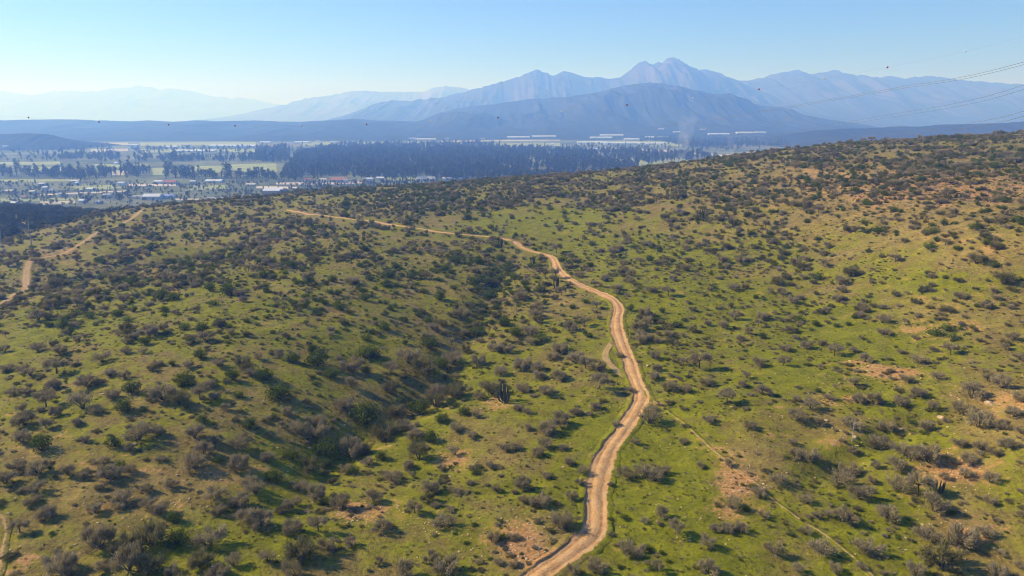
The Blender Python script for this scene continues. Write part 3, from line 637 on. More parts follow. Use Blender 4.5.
KINDS = {'t': ('thorn_bush', THORN, 'grey thorn bush', 'bush', 'grey-brown thorn bushes on the hill', 'branches', 'twigs'),
         'o': ('olive_bush', OLIVE, 'olive bush', 'bush', 'olive-brown bushes on the hill', 'branches', 'twigs'),
         'g': ('green_bush', LEAFY, 'dark green bush', 'bush', 'green bushes on the hill', 'branches', 'foliage'),
         'b': ('bright_green_bush', BRITE, 'bright green bush', 'bush', 'green bushes on the hill', 'branches', 'foliage'),
         'T': ('thorn_tree', TTREE, 'grey thorn tree', 'tree', 'small thorn trees on the hill', 'trunk', 'crown')}
HAND = []
def plant(u, v, wpx, k):
    p = hit(u, v)
    if p is None: return
    x, y, z = p; dep = y*cos(PITCH)-(z-CAM_Z)*sin(PITCH)
    r = wpx*dep/FPX/2*1.06
    HAND.append((u, v, x, y, z, r, k, wpx))
for (ox, oy), txt in Z4.items():
    for it in txt.split():
        q = it.split(',')
        plant(ox+float(q[0])/4, oy+float(q[1])/4-1.0, float(q[2])/4, q[3] if len(q) > 3 else 't')
for u, v, w, k in [(500.5, 260, 12, 'g'), (508, 272, 16, 'g'), (455, 262, 16, 'g'), (475, 285, 18, 'g'), (440, 300, 16, 'g'), (490, 300, 18, 'g'), (462, 318, 18, 't'), (478, 335, 18, 't'), (520, 300, 14, 't'), (535, 318, 16, 't'), (530, 335, 20, 't'), (570, 330, 14, 't'),
                   (640, 265, 11, 'T'), (626, 247, 9, 'T'), (668, 296, 13, 'T'), (652, 292, 12, 't'), (735, 290, 12, 't'), (640, 330, 16, 't'), (648, 322, 13, 't'), (618, 290, 12, 't'), (580, 277, 12, 't'), (575, 262, 9, 't'), (685, 250, 10, 't'),
                   (960, 298, 14, 't'), (955, 340, 14, 'b'), (933, 335, 18, 'b'), (840, 285, 16, 't'), (800, 300, 10, 't'), (783, 298, 9, 'T'), (895, 262, 12, 'T'), (945, 245, 10, 'T'), (990, 240, 10, 'g'), (838, 142.5, 9, 'g'), (760, 152, 7, 't'),
                   (124, 303, 13, 'T'), (160, 282, 10, 'T'), (118, 316, 13, 'g'), (185, 330, 14, 'b'), (128, 322, 12, 'b'), (90, 318, 14, 'b'), (165, 312, 12, 'g'), (205, 340, 16, 't'), (70, 335, 14, 'g'), (340, 310, 14, 'g'), (365, 300, 14, 'g')]:
    plant(u, v, w, k)
nthorn = 0; EXTRA = []
HAND = [(u, v, x, y, z, r, ('g' if (k == 't' and 230 < u < 480 and v < 470 and (int(u*7+v*3) % 10) < 3) else k), w) for (u, v, x, y, z, r, k, w) in HAND]
HAND.sort(key=lambda h: -h[7]); GROWN = []
for h in HAND:
    if h[6] == 't':
        nthorn += 1
        if nthorn > 298: EXTRA.append((h[2], h[3], h[4], h[5])); continue
    GROWN.append((h, place_words(h[6], h[0], h[1]-h[7]*.3)))
for h, (mark, side, dist) in GROWN:
    rank = sum(1 for g, w in GROWN if g[6] == h[6] and w[0] == mark and w[1] == side and w[2] < dist)
    GN = (ORD[rank]+'nearest '+side+' '+mark)
    u, v, x, y, z, r, k, wpx = h
    name, lib, word, cat, grp, pa, pb = KINDS[k]
    R = random.Random(int(u*31+v*17)); j = R.randrange(len(lib))
    size = 'large ' if wpx > 23 else 'small ' if wpx < 12 else ''
    zs = R.uniform(1.05, 1.38) if k != 'T' else R.uniform(.95, 1.15)
    e = empty(name, (x, y, z-0.03*r), R.uniform(0, 6.28), (r*R.uniform(.92, 1.08), r*R.uniform(.92, 1.08), r*zs))
    tag(e, size+word+' '+GN, cat, grp)
    obj(pa, lib[j][0], e); obj(pb, lib[j][1], e)

# columnar cacti
def make_cactus(seed, n):
    R = random.Random(seed); arms = []
    for i in range(n):
        az = 2*pi*i/n+R.uniform(-.4, .4); d = .0 if i == 0 else R.uniform(.18, .55); h = R.uniform(.62, 1.0) if i else 1.0
        P = [(cos(az)*d*.25, sin(az)*d*.25, -.06), (cos(az)*d*.8, sin(az)*d*.8, .14), (cos(az)*d, sin(az)*d, .35), (cos(az)*d*1.04, sin(az)*d*1.04, h*.7), (cos(az)*d*1.06, sin(az)*d*1.06, h*.96), (cos(az)*d*1.06, sin(az)*d*1.06, h)]
        V, F = [], []; tube(P, [.05, .062, .066, .066, .05, .015], V, F, 12)
        for q in range(len(V)):                       # ribs
            if q % 2:
                c = Vector(P[q//12]); V[q] = c+(V[q]-c)*.72
        arms.append(mesh_of('cactus_arm', V, F, [M['cactus']]))
    return arms
CACT = [make_cactus(500+i, [8, 6, 5][i]) for i in range(3)]
for (u, v, hpx, j, lab) in [(505, 401.5, 19, 0, 'dark columnar cactus cluster beside olive bushes at the gully edge'), (939, 493.5, 14, 1, 'dark upright cactus cluster among bushes near the right edge'),
                            (556.5, 288, 12, 2, 'tall cactus cluster standing just left of the winding dirt track'), (501, 247, 9, 2, 'small dark cactus at the left end of the wide track'), (533, 265, 9, 2, 'thin dark cactus in the fork below the first track bend'),
                            (702, 219, 10, 2, 'dark cactus standing alone high on the middle slope')]:
    p = hit(u, v); x, y, z = p; dep = y*cos(PITCH)-(z-CAM_Z)*sin(PITCH); h = hpx*dep/FPX/cos(PITCH+.05)
    e = empty('cactus', (x, y, z), j*1.3, (h*.8, h*.8, h)); tag(e, lab, 'cactus', 'columnar cacti on the hill')
    for a in CACT[j]: obj('arm', a, e)

# pale dead tree and boulders
def bare_tree(u, v, h, lab, seed, mat):
    p = hit(u, v); R = random.Random(seed); e = empty('bare_tree', p, 0, (h, h, h)); tag(e, lab, 'tree', 'pale bare trees')
    V, F = [], []; tube([(0, 0, -.05), (.02, .01, .3), (-.01, 0, .6), (.03, .02, 1.0)], [.026, .020, .015, .004], V, F, 6)
    obj('trunk', mesh_of('trunk', V, F, [mat], smooth=True), e)
    for i in range(6):
        z = R.uniform(.35, .85); az = R.uniform(0, 6.28) if i else pi; ln = R.uniform(.2, .4); V, F = [], []
        d = Vector((cos(az), sin(az)*.8, 1.0)).normalized()
        tube([(0, 0, z), tuple(Vector((0, 0, z))+d*ln*.5+rand_dir(R)*.03), tuple(Vector((0, 0, z))+d*ln)], [.012, .008, .002], V, F, 4)
        obj('branch', mesh_of('branch', V, F, [mat], smooth=True), e)
bare_tree(31.5, 246, 13, 'tall pale bare tree with forked crown at the left hill edge', 1, M['pale_bark'])
bare_tree(3.5, 254, 12, 'pale bare trunk leaving the frame at the far left edge', 2, M['pale_bark'])
bare_tree(24, 246, 7, 'short thin pale bare tree beside the tall forked one', 3, M['pale_bark'])
bare_tree(852, 441, 4.2, 'small whitish dead tree among bushes right of the track', 4, M['pale_bark'])
def rock_mesh(seed, sub=1):
    import bmesh
    R = random.Random(seed); bm = bmesh.new(); bmesh.ops.create_icosphere(bm, subdivisions=sub, radius=1)
    for v_ in bm.verts: v_.co *= R.uniform(.72, 1.15); v_.co.z *= .62
    m = bpy.data.meshes.new('rock'); bm.to_mesh(m); bm.free(); m.materials.append(M['stone']); return m
ROCKS = [rock_mesh(i) for i in range(4)]; BOULD = [rock_mesh(40+i, 2) for i in range(3)]
for (u, v, wpx, lab) in [(648, 366, 6, 'pale boulder under a bush just right of the track'), (855, 437, 6, 'cream boulder at the foot of the whitish dead tree'), (941, 418, 9, 'long pale boulder on the right slope below bushes'), (990, 404, 12, 'broad pale boulder patch near the right edge'),
                         (826, 421, 6, 'cream boulder beside dark bushes on the right slope'), (630.5, 360, 4, 'dark-shadowed stone lying on the dirt track'), (901, 429, 5, 'small cream boulder between two bushes on the right slope')]:
    x, y, z = hit(u, v); dep = y*cos(PITCH)-(z-CAM_Z)*sin(PITCH); r = wpx*dep/FPX/2
    R = random.Random(int(u)); tag(obj('boulder', BOULD[int(u) % 3], None, (x, y, z+r*.08), R.uniform(0, 6), (r, r*.7, r*.7)), lab, 'boulder', 'pale boulders')

# ------------------------------------------------------------------ scrub beyond the 300 nearest bushes
N = 120000
f = RNG.random(N)
sy = np.sqrt(RNG.random(N)*(820.0**2-45.0**2)+45.0**2); sx = (RNG.random(N)*2-1)*(sy*0.92+60)
sz = H(sx, sy); su, sv, sd = project(sx, sy, sz)
DENS = [(470, 300, 45, 45, 1.0), (420, 400, 40, 25, .5), (440, 200, 130, 14, .8), (300, 260, 130, 30, .2), (100, 255, 90, 20, .7), (20, 290, 60, 20, .5), (230, 235, 90, 16, .3), (250, 320, 150, 30, .25), (840, 345, 50, 20, -.4), (680, 285, 50, 40, -.3), (620, 225, 70, 14, -.3), (900, 270, 140, 50, .7),
        (800, 190, 200, 30, 0.8), (960, 175, 180, 30, 0.9), (560, 195, 120, 16, 1.3), (490, 225, 30, 8, -.5), (590, 290, 30, 30, -.4)]
dens = np.clip(blobs(su, sv, DENS, 0.95), 0.1, 4)*np.clip((fbm(sx/20, sy/20, 4, 91)-0.25)*3.2, 0.12, 2.2)
inside = (su > -6) & (su < 1030) & (sv < 590)
near = inside & (sv > 346)
gd = np.array([hit(u, v)[:2] for u, v, z in GULLY])
gdist = np.min(np.hypot(sx[:, None]-gd[None, :, 0], sy[:, None]-gd[None, :, 1]), 1)
dens = dens + 1.0*np.exp(-(gdist/7.0)**2)
dens = np.where(near, np.where(gdist < 7, 0.8, 0.0), dens)
areaN = (0.92*(820**2-45**2)+2*60*(820-45))/N        # square metres per candidate
keep = (f < dens*areaN/15.5) & (sz > 20) & ~((sz < 48.5) & (sx < -150) & (sy > 300)) & off_track(sx, sy, 0.9)
# keep clear of the hand-placed plants in the middle distance
HX = np.array([(h[2], h[3], h[5]) for h in HAND])
ki = np.nonzero(keep)[0]
dmin = (np.hypot(sx[ki, None]-HX[None, :, 0], sy[ki, None]-HX[None, :, 1])-HX[None, :, 2]).min(1)
ki = ki[dmin > 0.2]
sx, sy, sz, su, sv = sx[ki], sy[ki], sz[ki], su[ki], sv[ki]
GREEN = [(400, 195, 120, 14, .5), (400, 300, 150, 60, .40), (200, 310, 130, 30, .1), (90, 245, 90, 20, .15), (860, 230, 160, 30, .15), (500, 280, 40, 40, .3), (940, 335, 30, 10, .3), (800, 170, 260, 30, .30), (640, 300, 100, 60, -.1)]
pg = np.clip(blobs(su, sv, GREEN, 0.30), 0, .85)
rr = np.clip(RNG.lognormal(-0.02, 0.42, len(sx)), 0.4, 2.6)
kr = RNG.random(len(sx)); isg = kr < pg; iso = (~isg) & (RNG.random(len(sx)) < .36); ist = ~(isg | iso)
def scat_sel(sel, name, protos, label, extra=None, zs=(1.0, 1.5)):
    X, Y_, Z_, r = sx[sel], sy[sel], sz[sel], rr[sel]
    if extra: E = np.array(extra); X = np.r_[X, E[:, 0]]; Y_ = np.r_[Y_, E[:, 1]]; Z_ = np.r_[Z_, E[:, 2]]; r = np.r_[r, E[:, 3]]
    n = len(X)
    scatter(name, [p[2] for p in protos], X, Y_, Z_-0.03*r, RNG.random(n)*6.28, np.stack([r*RNG.uniform(.85, 1.15, n), r*RNG.uniform(.85, 1.15, n), r*RNG.uniform(zs[0], zs[1], n)], -1), RNG.integers(0, len(protos), n), label, 'scrub')
scat_sel(ist, 'thorn_scrub', THORN+TTREE[:2], 'grey-brown thorn scrub covering the far slopes of the hill', EXTRA)
scat_sel(iso, 'olive_scrub', OLIVE, 'olive-brown scrub mixed through the far slopes of the hill')
scat_sel(isg, 'green_scrub', LEAFY+BRITE+BRITE[:1], 'dark green scrub growing in patches on the far slopes')
print('scrub', len(sx), 'hand', len(HAND), 'thorn', nthorn)

# tussocks and seedlings between the bushes
N = 40000
my = np.sqrt(RNG.random(N)*(300.0**2-60.0**2)+60.0**2); mx = (RNG.random(N)*2-1)*(my*0.85+12)
ok = off_track(mx, my, 0.4) & (RNG.random(N) < np.clip((fbm(mx/13, my/13, 4, 401)-0.38)*1.5, 0, .5))
mx, my = mx[ok], my[ok]; n = len(mx); r = np.clip(RNG.lognormal(-0.85, .4, n), .2, .95)
P = [THORN[0][2], THORN[2][2], OLIVE[0][2], OLIVE[1][2], THORN[5][2], LEAFY[0][2], LEAFY[2][2], OLIVE[2][2]]
scatter('low_scrub', P, mx, my, H(mx, my), RNG.random(n)*6.28, np.stack([r*1.1, r, r*RNG.uniform(.6, 1.0, n)], -1), RNG.integers(0, len(P), n), 'knee-high seedlings and dwarf scrub between the bushes', 'scrub')
N = 60000
tx_y = np.sqrt(RNG.random(N)*(330.0**2-60.0**2)+60.0**2); tx_x = (RNG.random(N)*2-1)*(tx_y*0.85+12)
ok = off_track(tx_x, tx_y, 0.25) & (RNG.random(N) < (fbm(tx_x/9, tx_y/9, 3, 201)-0.28)*2.0)
tx_x, tx_y = tx_x[ok], tx_y[ok]; n = len(tx_x)
def tuft(seed, mat, nb=26):
    R = random.Random(seed); V, F = [], []
    for i in range(nb):
        az = R.uniform(0, 6.28); p = Vector((cos(az), sin(az), 0))*R.uniform(0, .6); d = Vector((cos(az)*R.uniform(.2, 1.1), sin(az)*R.uniform(.2, 1.1), 1)).normalized()
        twig(V, F, p-Vector((0, 0, .06)), d, R.uniform(.6, 1.2), R.uniform(.09, .17), R)
    return mesh_of('tuft', V, F, [mat])
M['straw'] = mat_leaf('straw_tussock', ((0.20, 0.155, 0.055), (0.27, 0.20, 0.08), (0.14, 0.125, 0.03)), 0.3)
M['herb'] = mat_leaf('herb_tussock', ((0.115, 0.135, 0.02), (0.16, 0.165, 0.03), (0.08, 0.085, 0.02)), 0.3)
TUFT = [tuft(1, M['straw']), tuft(2, M['herb']), tuft(3, M['straw']), tuft(4, M['herb']), tuft(5, M['twig'])]
r = RNG.uniform(.10, .34, n)
scatter('tussocks', TUFT, tx_x, tx_y, H(tx_x, tx_y), RNG.random(n)*6.28, np.stack([r*1.3, r*1.3, r*.75], -1), RNG.integers(0, 5, n), 'low dry and green tussocks between the bushes', 'grass')

# pale stones
N = 420000
qy = np.sqrt(RNG.random(N)*(420.0**2-55.0**2)+55.0**2); qx = (RNG.random(N)*2-1)*(qy*0.85+10)
qu, qv, qd = project(qx, qy, H(qx, qy)); sp = blobs(qu, qv, SOIL, 0.03)
ok = (RNG.random(N) < np.clip(sp, 0.03, .8)**1.1*1.6*np.clip(fbm(qx/5, qy/5, 3, 301)*2.4-.7, 0, 1.3)) & off_track(qx, qy, 0.1)
qx, qy = qx[ok], qy[ok]; n = len(qx); r = np.clip(RNG.lognormal(-2.2, .40, n), .05, .42)
scatter('stones', ROCKS, qx, qy, H(qx, qy)+r*.1, RNG.random(n)*6.28, np.stack([r*1.3, r, r], -1), RNG.integers(0, 4, n), 'pale cream stones strewn over bare soil patches', 'stones')
print('stones', n)

# ------------------------------------------------------------------ woods
def in_poly(u, v, poly):
    c = np.zeros(len(u), bool); j = len(poly)-1
    for i in range(len(poly)):
        xi, yi = poly[i]; xj, yj = poly[j]
        c ^= ((yi > v) != (yj > v)) & (u < (xj-xi)*(v-yi)/(yj-yi+1e-12)+xi); j = i
    return c
def wood(name, polys, spacing, rad, label, seed, hs=1.0, kinds=None):
    R = np.random.default_rng(seed); X, Y_ = [], []
    for poly in polys:
        g = np.array([at_z(u, v, 0) for u, v in poly]); lo, hi = g.min(0), g.max(0); n = int((hi-lo).prod()/spacing**2); n = min(n, 60000)
        q = R.random((n, 2))*(hi-lo)+lo; m = in_poly(q[:, 0], q[:, 1], [tuple(p) for p in g]); q = q[m]
        q = q[R.random(len(q)) < (fbm(q[:, 0]/60, q[:, 1]/90, 3, seed)-0.22)*2.6]
        X.append(q[:, 0]); Y_.append(q[:, 1])
    X = np.concatenate(X); Y_ = np.concatenate(Y_); n = len(X); r = rad*R.uniform(.6, 1.35, n)
    P = [p[2] for p in (kinds or WOOD)]
    scatter(name, P, X, Y_, np.maximum(H(X, Y_), 0) if False else np.zeros(n), R.random(n)*6.28, np.stack([r, r, r*R.uniform(.8, 1.3, n)*hs], -1), R.integers(0, len(P), n), label, 'wood')
    return n
n1 = wood('plain_wood', [[(283, 178), (300, 152), (330, 149), (420, 149), (470, 148), (540, 149), (590, 154), (622, 162), (640, 172), (600, 181), (420, 181)]], 12.0, 6.5, 'broad dark wood on the plain behind the hill crest', 5, .8)
n2 = wood('tree_belts', [[(-40, 170), (30, 170), (30, 177), (-40, 177)], [(55, 172), (132, 171), (132, 180), (55, 180)], [(30, 174), (60, 174), (60, 179), (30, 179)], [(128, 170), (150, 170), (150, 178), (128, 178)], [(166, 170), (192, 170), (192, 179), (166, 179)],
          [(128, 158.5), (290, 158), (290, 162), (128, 162)], [(256, 150), (290, 148), (290, 162), (256, 162)], [(60, 157), (120, 157), (120, 160), (60, 160)], [(340, 145), (500, 144), (500, 146), (340, 148)], [(260, 176), (300, 176), (300, 181), (260, 180)],
          [(640, 138), (680, 139), (680, 142), (640, 142)], [(660, 141), (790, 140), (790, 146), (690, 148)], [(590, 151), (700, 155), (720, 158), (640, 166)], [(700, 135), (800, 134), (800, 138), (700, 138)], [(192, 176), (260, 176), (260, 180), (192, 180)]],
          16.0, 6.5, 'dark rows of trees between the fields of the plain', 6, .8)
n5 = wood('orchard_trees', [[(-40, 147), (110, 146), (125, 162), (-40, 164)], [(130, 148), (300, 147), (300, 154), (130, 155)], [(300, 146), (460, 145), (460, 149), (300, 150)], [(560, 146), (760, 143), (760, 150), (600, 152)]], 34.0, 5.5, 'scattered trees among the pale far fields', 12, .7)
n3 = wood('plain_scrub', [[(-60, 182), (330, 182), (330, 196), (230, 203), (60, 207), (-60, 212)]], 13.0, 2.5, 'mixed trees and scrub around the houses on the near plain', 8, .6)
n4 = wood('plain_thicket', [[(300, 183), (480, 180), (480, 190), (300, 196)]], 9.0, 2.4, 'low thicket along the foot of the hill', 9, .75)
# wooded flank on the left, below the spur
N = 22000
R2 = np.random.default_rng(77)
wx = R2.uniform(-700, -150, N); wy = R2.uniform(360, 860, N); wz = H(wx, wy)
ok = (wz < 49) & (wz > -3) & (R2.random(N) < 0.5)
wx, wy, wz = wx[ok], wy[ok], np.maximum(wz[ok], 0); n = len(wx); r = R2.uniform(1.8, 4.0, n)
scatter('flank_wood', [p[2] for p in WOOD[:4]], wx, wy, wz-r*.7, R2.random(n)*6.28, np.stack([r, r, r*.8], -1), R2.integers(0, 4, n), 'dense dark wood on the shaded flank at the left', 'wood')
print('woods', n1, n2, n3, n4, n)

# single trees on the plain that stand out
PT = [(228, 178, 17, 13, 1), (210, 177, 9, 6, 4), (241, 178, 10, 6, 5), (252, 179, 9, 5, 4), (176, 178, 13, 10, 0), (187, 178, 12, 8, 2), (137, 177, 10, 8, 2), (55, 178, 11, 9, 0), (73, 177, 12, 8, 1), (3, 176, 12, 9, 2), (17, 168, 6, 5, 0), (30, 177, 9, 6, 1), (265, 162, 13, 5, 3), (273, 162, 12, 5, 3),
                            (593, 172, 14, 13, 0), (608, 172, 13, 8, 5), (575, 170, 12, 8, 1), (562, 172, 16, 6, 4), (619, 160, 8, 5, 1), (631, 158, 6, 4, 2), (407, 187, 9, 3, 4), (297, 197, 9, 5, 4), (282, 196, 7, 8, 0), (128, 198, 8, 9, 0), (120, 201, 8, 8, 2), (88, 203, 9, 9, 1)]
for (u, v, hpx, wpx, j) in PT:
    x, y = at_z(u, v, 0); x, y = float(x), float(y); lib = WOOD[j]; h0 = max(q.co.z for q in lib[2].vertices); w0 = max(q.co.x for q in lib[2].vertices)
    d = y*cos(PITCH)+CAM_Z*sin(PITCH); z0 = max(0.0, float(H(x, y)))
    e = empty('tall_tree', (x, y, z0), u, (wpx*d/FPX/2/w0, wpx*d/FPX/2/w0, hpx*d/FPX/h0)); tag(e, 'dark %s tree, %sfrom the left of those standing out on the plain' % ('slender' if j > 3 else 'broad', ordinal(sum(1 for q in PT if q[0] < u))), 'tree', 'trees standing out on the plain')
    obj('trunk', lib[0], e); obj('crown', lib[1], e)

# ------------------------------------------------------------------ fields, roads and buildings of the plain
def sheet(name, poly, mat, z=0.12):
    g = [(*map(float, at_z(u, v, z)), z) for u, v in poly]
    tag(obj(name, mesh_of(name, g, [tuple(range(len(g)))], [mat])), kind='structure')
for poly, m in [([(190, 172.5), (221, 172.5), (222, 165.5), (187, 166)], 'field_green'), ([(234, 171.5), (258, 171.5), (258, 163.5), (231, 164.5)], 'field_green'), ([(258, 172), (277, 171.5), (276, 163.3), (258, 163.5)], 'field_green'), ([(153, 175), (167, 175), (166, 167.5), (152, 168)], 'field_green'),
                ([(112, 175), (128, 175.5), (128, 170.5), (112, 170.5)], 'field_pale'), ([(92, 168), (128, 167), (150, 164.5), (92, 164)], 'field_green'), ([(20, 172), (70, 172), (70, 166.5), (20, 167)], 'field_green'), ([(330, 155), (400, 153.5), (400, 149.5), (330, 150.5)], 'field_green'), ([(140, 152.5), (256, 152), (256, 149), (140, 149)], 'field_green'),
                ([(384, 181), (417, 180), (415, 176.8), (384, 177)], 'field_green'), ([(610, 168), (650, 168), (655, 158.5), (615, 158.5)], 'field_green'), ([(650, 166), (690, 162), (680, 156), (652, 157)], 'field_green'), ([(88, 152), (128, 151), (128, 148.5), (92, 149)], 'field_pale'),
                ([(0, 201.5), (80, 200), (80, 197.5), (0, 198.5)], 'field_green'), ([(80, 190), (125, 188), (125, 184.5), (70, 186)], 'field_green'), ([(190, 190), (225, 189), (225, 185), (192, 185)], 'field_green'), ([(40, 205), (75, 203), (75, 200.5), (40, 201.5)], 'field_pale'), ([(420, 148), (560, 146), (560, 143), (420, 144)], 'field_green'),
                ([(0, 165), (60, 164.5), (60, 161.5), (0, 162)], 'field_green'), ([(300, 145.5), (420, 144), (420, 141.5), (300, 142.5)], 'field_green'), ([(60, 146), (128, 145), (128, 142.5), (60, 143)], 'field_pale'), ([(140, 146), (256, 144.5), (256, 142), (140, 142.5)], 'field_green'), ([(440, 142), (560, 140.5), (560, 138.5), (440, 139.5)], 'field_pale'), ([(650, 140.5), (720, 139.5), (720, 137.5), (650, 138)], 'field_green'), ([(0, 182), (70, 181), (70, 179), (0, 179.5)], 'field_green'), ([(577, 145), (640, 144), (640, 141), (590, 141)], 'field_green'), ([(640, 145), (700, 147), (690, 143), (640, 140)], 'field_green'), ([(700, 140), (770, 137), (770, 134), (700, 135)], 'field_pale')]:
    sheet('field', poly, M[m])
for poly in [[(128, 186), (176, 186), (176, 184.3), (128, 183.6)], [(256, 188.3), (297, 188.6), (297, 186.8), (256, 186)], [(276, 184.4), (325, 184.6), (370, 183), (370, 180.6), (325, 182.2), (276, 182.6)], [(640, 150.4), (680, 152.9), (722, 156.4), (722, 154.6), (680, 151), (640, 149)], [(722, 156.4), (760, 153), (760, 151), (722, 154.6)],
             [(600, 148.2), (640, 150.4), (640, 149), (600, 147)], [(40, 195.5), (128, 191.5), (128, 190.4), (40, 194)], [(175, 199.8), (225, 200.8), (225, 199), (175, 198.4)]]:
    sheet('dirt_road', poly, M['dust'], 0.2)
def building(u0, u1, v, hpx, wall, roof, lab, ratio=0.6, flat=False):
    g0 = surf((u0+u1)/2, v); y = g0.y; w = (u1-u0)*(y*cos(PITCH)+(CAM_Z-g0.z)*sin(PITCH))/FPX; h = hpx*y/FPX; h = max(3.0, min(h, 7.0)); dp = max(8.0, min(w*ratio, 24.0))
    rh = min(dp*.22, h*.7); eh = h-rh*.5; z0 = max(0.0, g0.z); c = (g0.x*(y+dp/2)/y, y+dp/2, z0)
    e = empty(lab[0], c); tag(e, lab[1] % ordinal(sum(1 for q in lab[4] if q[0] < u0 or (q[0] == u0 and q[2] < v))), lab[2], lab[3])
    a, b = w/2, dp/2
    V = [(-a, -b, -1.5), (a, -b, -1.5), (a, b, -1.5), (-a, b, -1.5), (-a, -b, eh), (a, -b, eh), (a, b, eh), (-a, b, eh), (-a, 0, eh+rh), (a, 0, eh+rh)]
    F = [(0, 1, 5, 4), (1, 2, 6, 9, 5), (2, 3, 7, 6), (3, 0, 4, 8, 7), (3, 2, 1, 0)]
    obj('wall', mesh_of('wall', V, F, [M[wall]]), e)
    o = .5; t = .25; sl = rh/b; k = -o*sl
    V = [(-a-o, -b-o, eh+k+.03), (a+o, -b-o, eh+k+.03), (a+o, 0, eh+rh+.03), (-a-o, 0, eh+rh+.03), (a+o, b+o, eh+k+.03), (-a-o, b+o, eh+k+.03)]; V += [(p[0], p[1], p[2]+t) for p in V]
    F = [(1, 0, 3, 2), (2, 3, 5, 4), (6, 7, 8, 9), (9, 8, 10, 11), (0, 1, 7, 6), (4, 5, 11, 10), (1, 2, 8, 7), (2, 4, 10, 8), (3, 0, 6, 9), (5, 3, 9, 11)]
    obj('roof', mesh_of('roof', V, F, [M[roof]]), e)
HS = ('house', '%s house with %s roof, %%sfrom the left on the near plain', 'house', 'houses on the near plain')
SH = ('shed', 'long %s shed, %%sfrom the left on the hazy far plain', 'shed', 'long sheds on the far plain')
RW = {'white': 'white', 'redroof': 'red', 'blueroof': 'bluish', 'greyroof': 'grey', 'cream': 'cream'}; WW = {'white': 'white', 'cream': 'cream', 'orange': 'orange'}
HL = [(40, 46, 186.5, 3, 'white', 'white'), (44, 48.5, 190.5, 3.5, 'cream', 'white'), (31, 36, 194, 3, 'cream', 'cream'), (7, 14, 194, 3.5, 'orange', 'cream'), (50, 53, 193, 2.5, 'cream', 'white'), (72, 80, 183, 2.5, 'cream', 'cream'), (76.5, 79.5, 185.5, 3, 'white', 'white'), (88, 95, 191, 2.5, 'white', 'white'),
                               (119, 125.5, 186.5, 4, 'white', 'white'), (80.5, 85, 202.5, 2.5, 'cream', 'white'), (12, 17.5, 205, 2.5, 'white', 'white'), (104, 112, 197.5, 3, 'cream', 'greyroof'), (145, 162, 199.5, 4, 'white', 'white'), (162.5, 175, 198.5, 3, 'white', 'blueroof'), (134, 142, 199, 3, 'cream', 'greyroof'), (155, 163, 183.5, 2.5, 'white', 'white'), (165, 177, 184, 2.5, 'cream', 'redroof'),
                               (191, 196.5, 184, 3, 'cream', 'white'), (207, 223, 182.5, 2, 'white', 'white'), (208, 224, 201, 2.3, 'cream', 'greyroof'), (233, 246, 200, 2.5, 'cream', 'white'), (247, 256, 186.5, 2.5, 'cream', 'cream'), (265, 284, 194, 4.5, 'orange', 'white'), (305, 312, 182, 3, 'cream', 'redroof'), (320, 327, 182.5, 3.5, 'cream', 'cream'), (331, 347, 181.5, 2.5, 'cream', 'redroof'), (341, 348, 183, 3, 'white', 'greyroof'),
                               (366.5, 373, 182.2, 4, 'white', 'white'), (377, 384, 180.5, 3, 'cream', 'white'), (417, 435, 180.5, 2.5, 'cream', 'greyroof'), (443, 452, 180.5, 2.5, 'cream', 'cream'), (455, 464, 180.5, 2, 'cream', 'white'), (60, 64, 196, 2.5, 'white', 'greyroof'), (23, 27, 199, 2.5, 'cream', 'redroof'), (97, 101, 204, 2.5, 'cream', 'greyroof')]
for (u0, u1, v, h, wl, rf) in HL:
    building(u0, u1, v, h, wl, rf, (HS[0], HS[1] % (WW[wl], RW[rf]), HS[2], HS[3], HL))
SL = [(3, 8, 147.5, 1.5, 'white', 'white'), (115, 118.5, 164.5, 2, 'white', 'white'), (177, 216, 152, 1.6, 'white', 'white'), (210, 256, 147, 1.6, 'white', 'white'), (162, 178, 148, 1.6, 'white', 'white'), (128, 139, 146.3, 1.6, 'white', 'white'), (184, 191, 146, 1.5, 'cream', 'cream'), (260, 271, 143.5, 1.8, 'white', 'white'), (295, 309, 143.4, 1.8, 'white', 'white'), (309, 311.5, 142.8, 2.4, 'cream', 'cream'),
                               (316, 320, 142.4, 1.6, 'white', 'white'), (331, 338, 142.8, 2, 'cream', 'white'), (280, 287, 143.6, 1.4, 'cream', 'cream'), (409, 416, 139.5, 1.6, 'white', 'white'), (416, 436, 140.3, 1.8, 'cream', 'cream'), (445, 449, 139.5, 1.4, 'white', 'white'), (480, 485, 139.6, 1.4, 'cream', 'white'), (507, 530, 138.2, 2, 'white', 'white'), (532, 556, 137.4, 1.5, 'white', 'white'), (577, 606, 143.6, 1.6, 'white', 'white'), (604, 640, 144.4, 1.6, 'white', 'white'),
                               (590, 612, 138.6, 1.5, 'white', 'white'), (600, 623, 136.3, 1.4, 'cream', 'white'), (624, 644, 140.3, 1.4, 'cream', 'white'), (593, 608, 150.3, 1.8, 'white', 'white'), (550.5, 554, 145.5, 2, 'white', 'white'), (622, 625.5, 153.5, 1.6, 'white', 'white'), (624, 628, 165.5, 1.8, 'cream', 'white'), (645, 670, 138.3, 1.5, 'white', 'white'), (640, 664, 144.6, 1.5, 'white', 'white'), (673, 680, 132.8, 1.3, 'white', 'white'), (708, 729, 135, 1.3, 'white', 'white'), (736, 752, 133.6, 1.6, 'cream', 'white'), (754, 766, 133.4, 1.4, 'white', 'white'), (658, 664, 129.5, 1.2, 'white', 'white'), (700, 706, 130.3, 1.2, 'cream', 'cream')]
for (u0, u1, v, h, wl, rf) in SL:
    building(u0, u1, v, h, wl, rf, (SH[0], SH[1] % WW[wl], SH[2], SH[3], SL), 0.3)

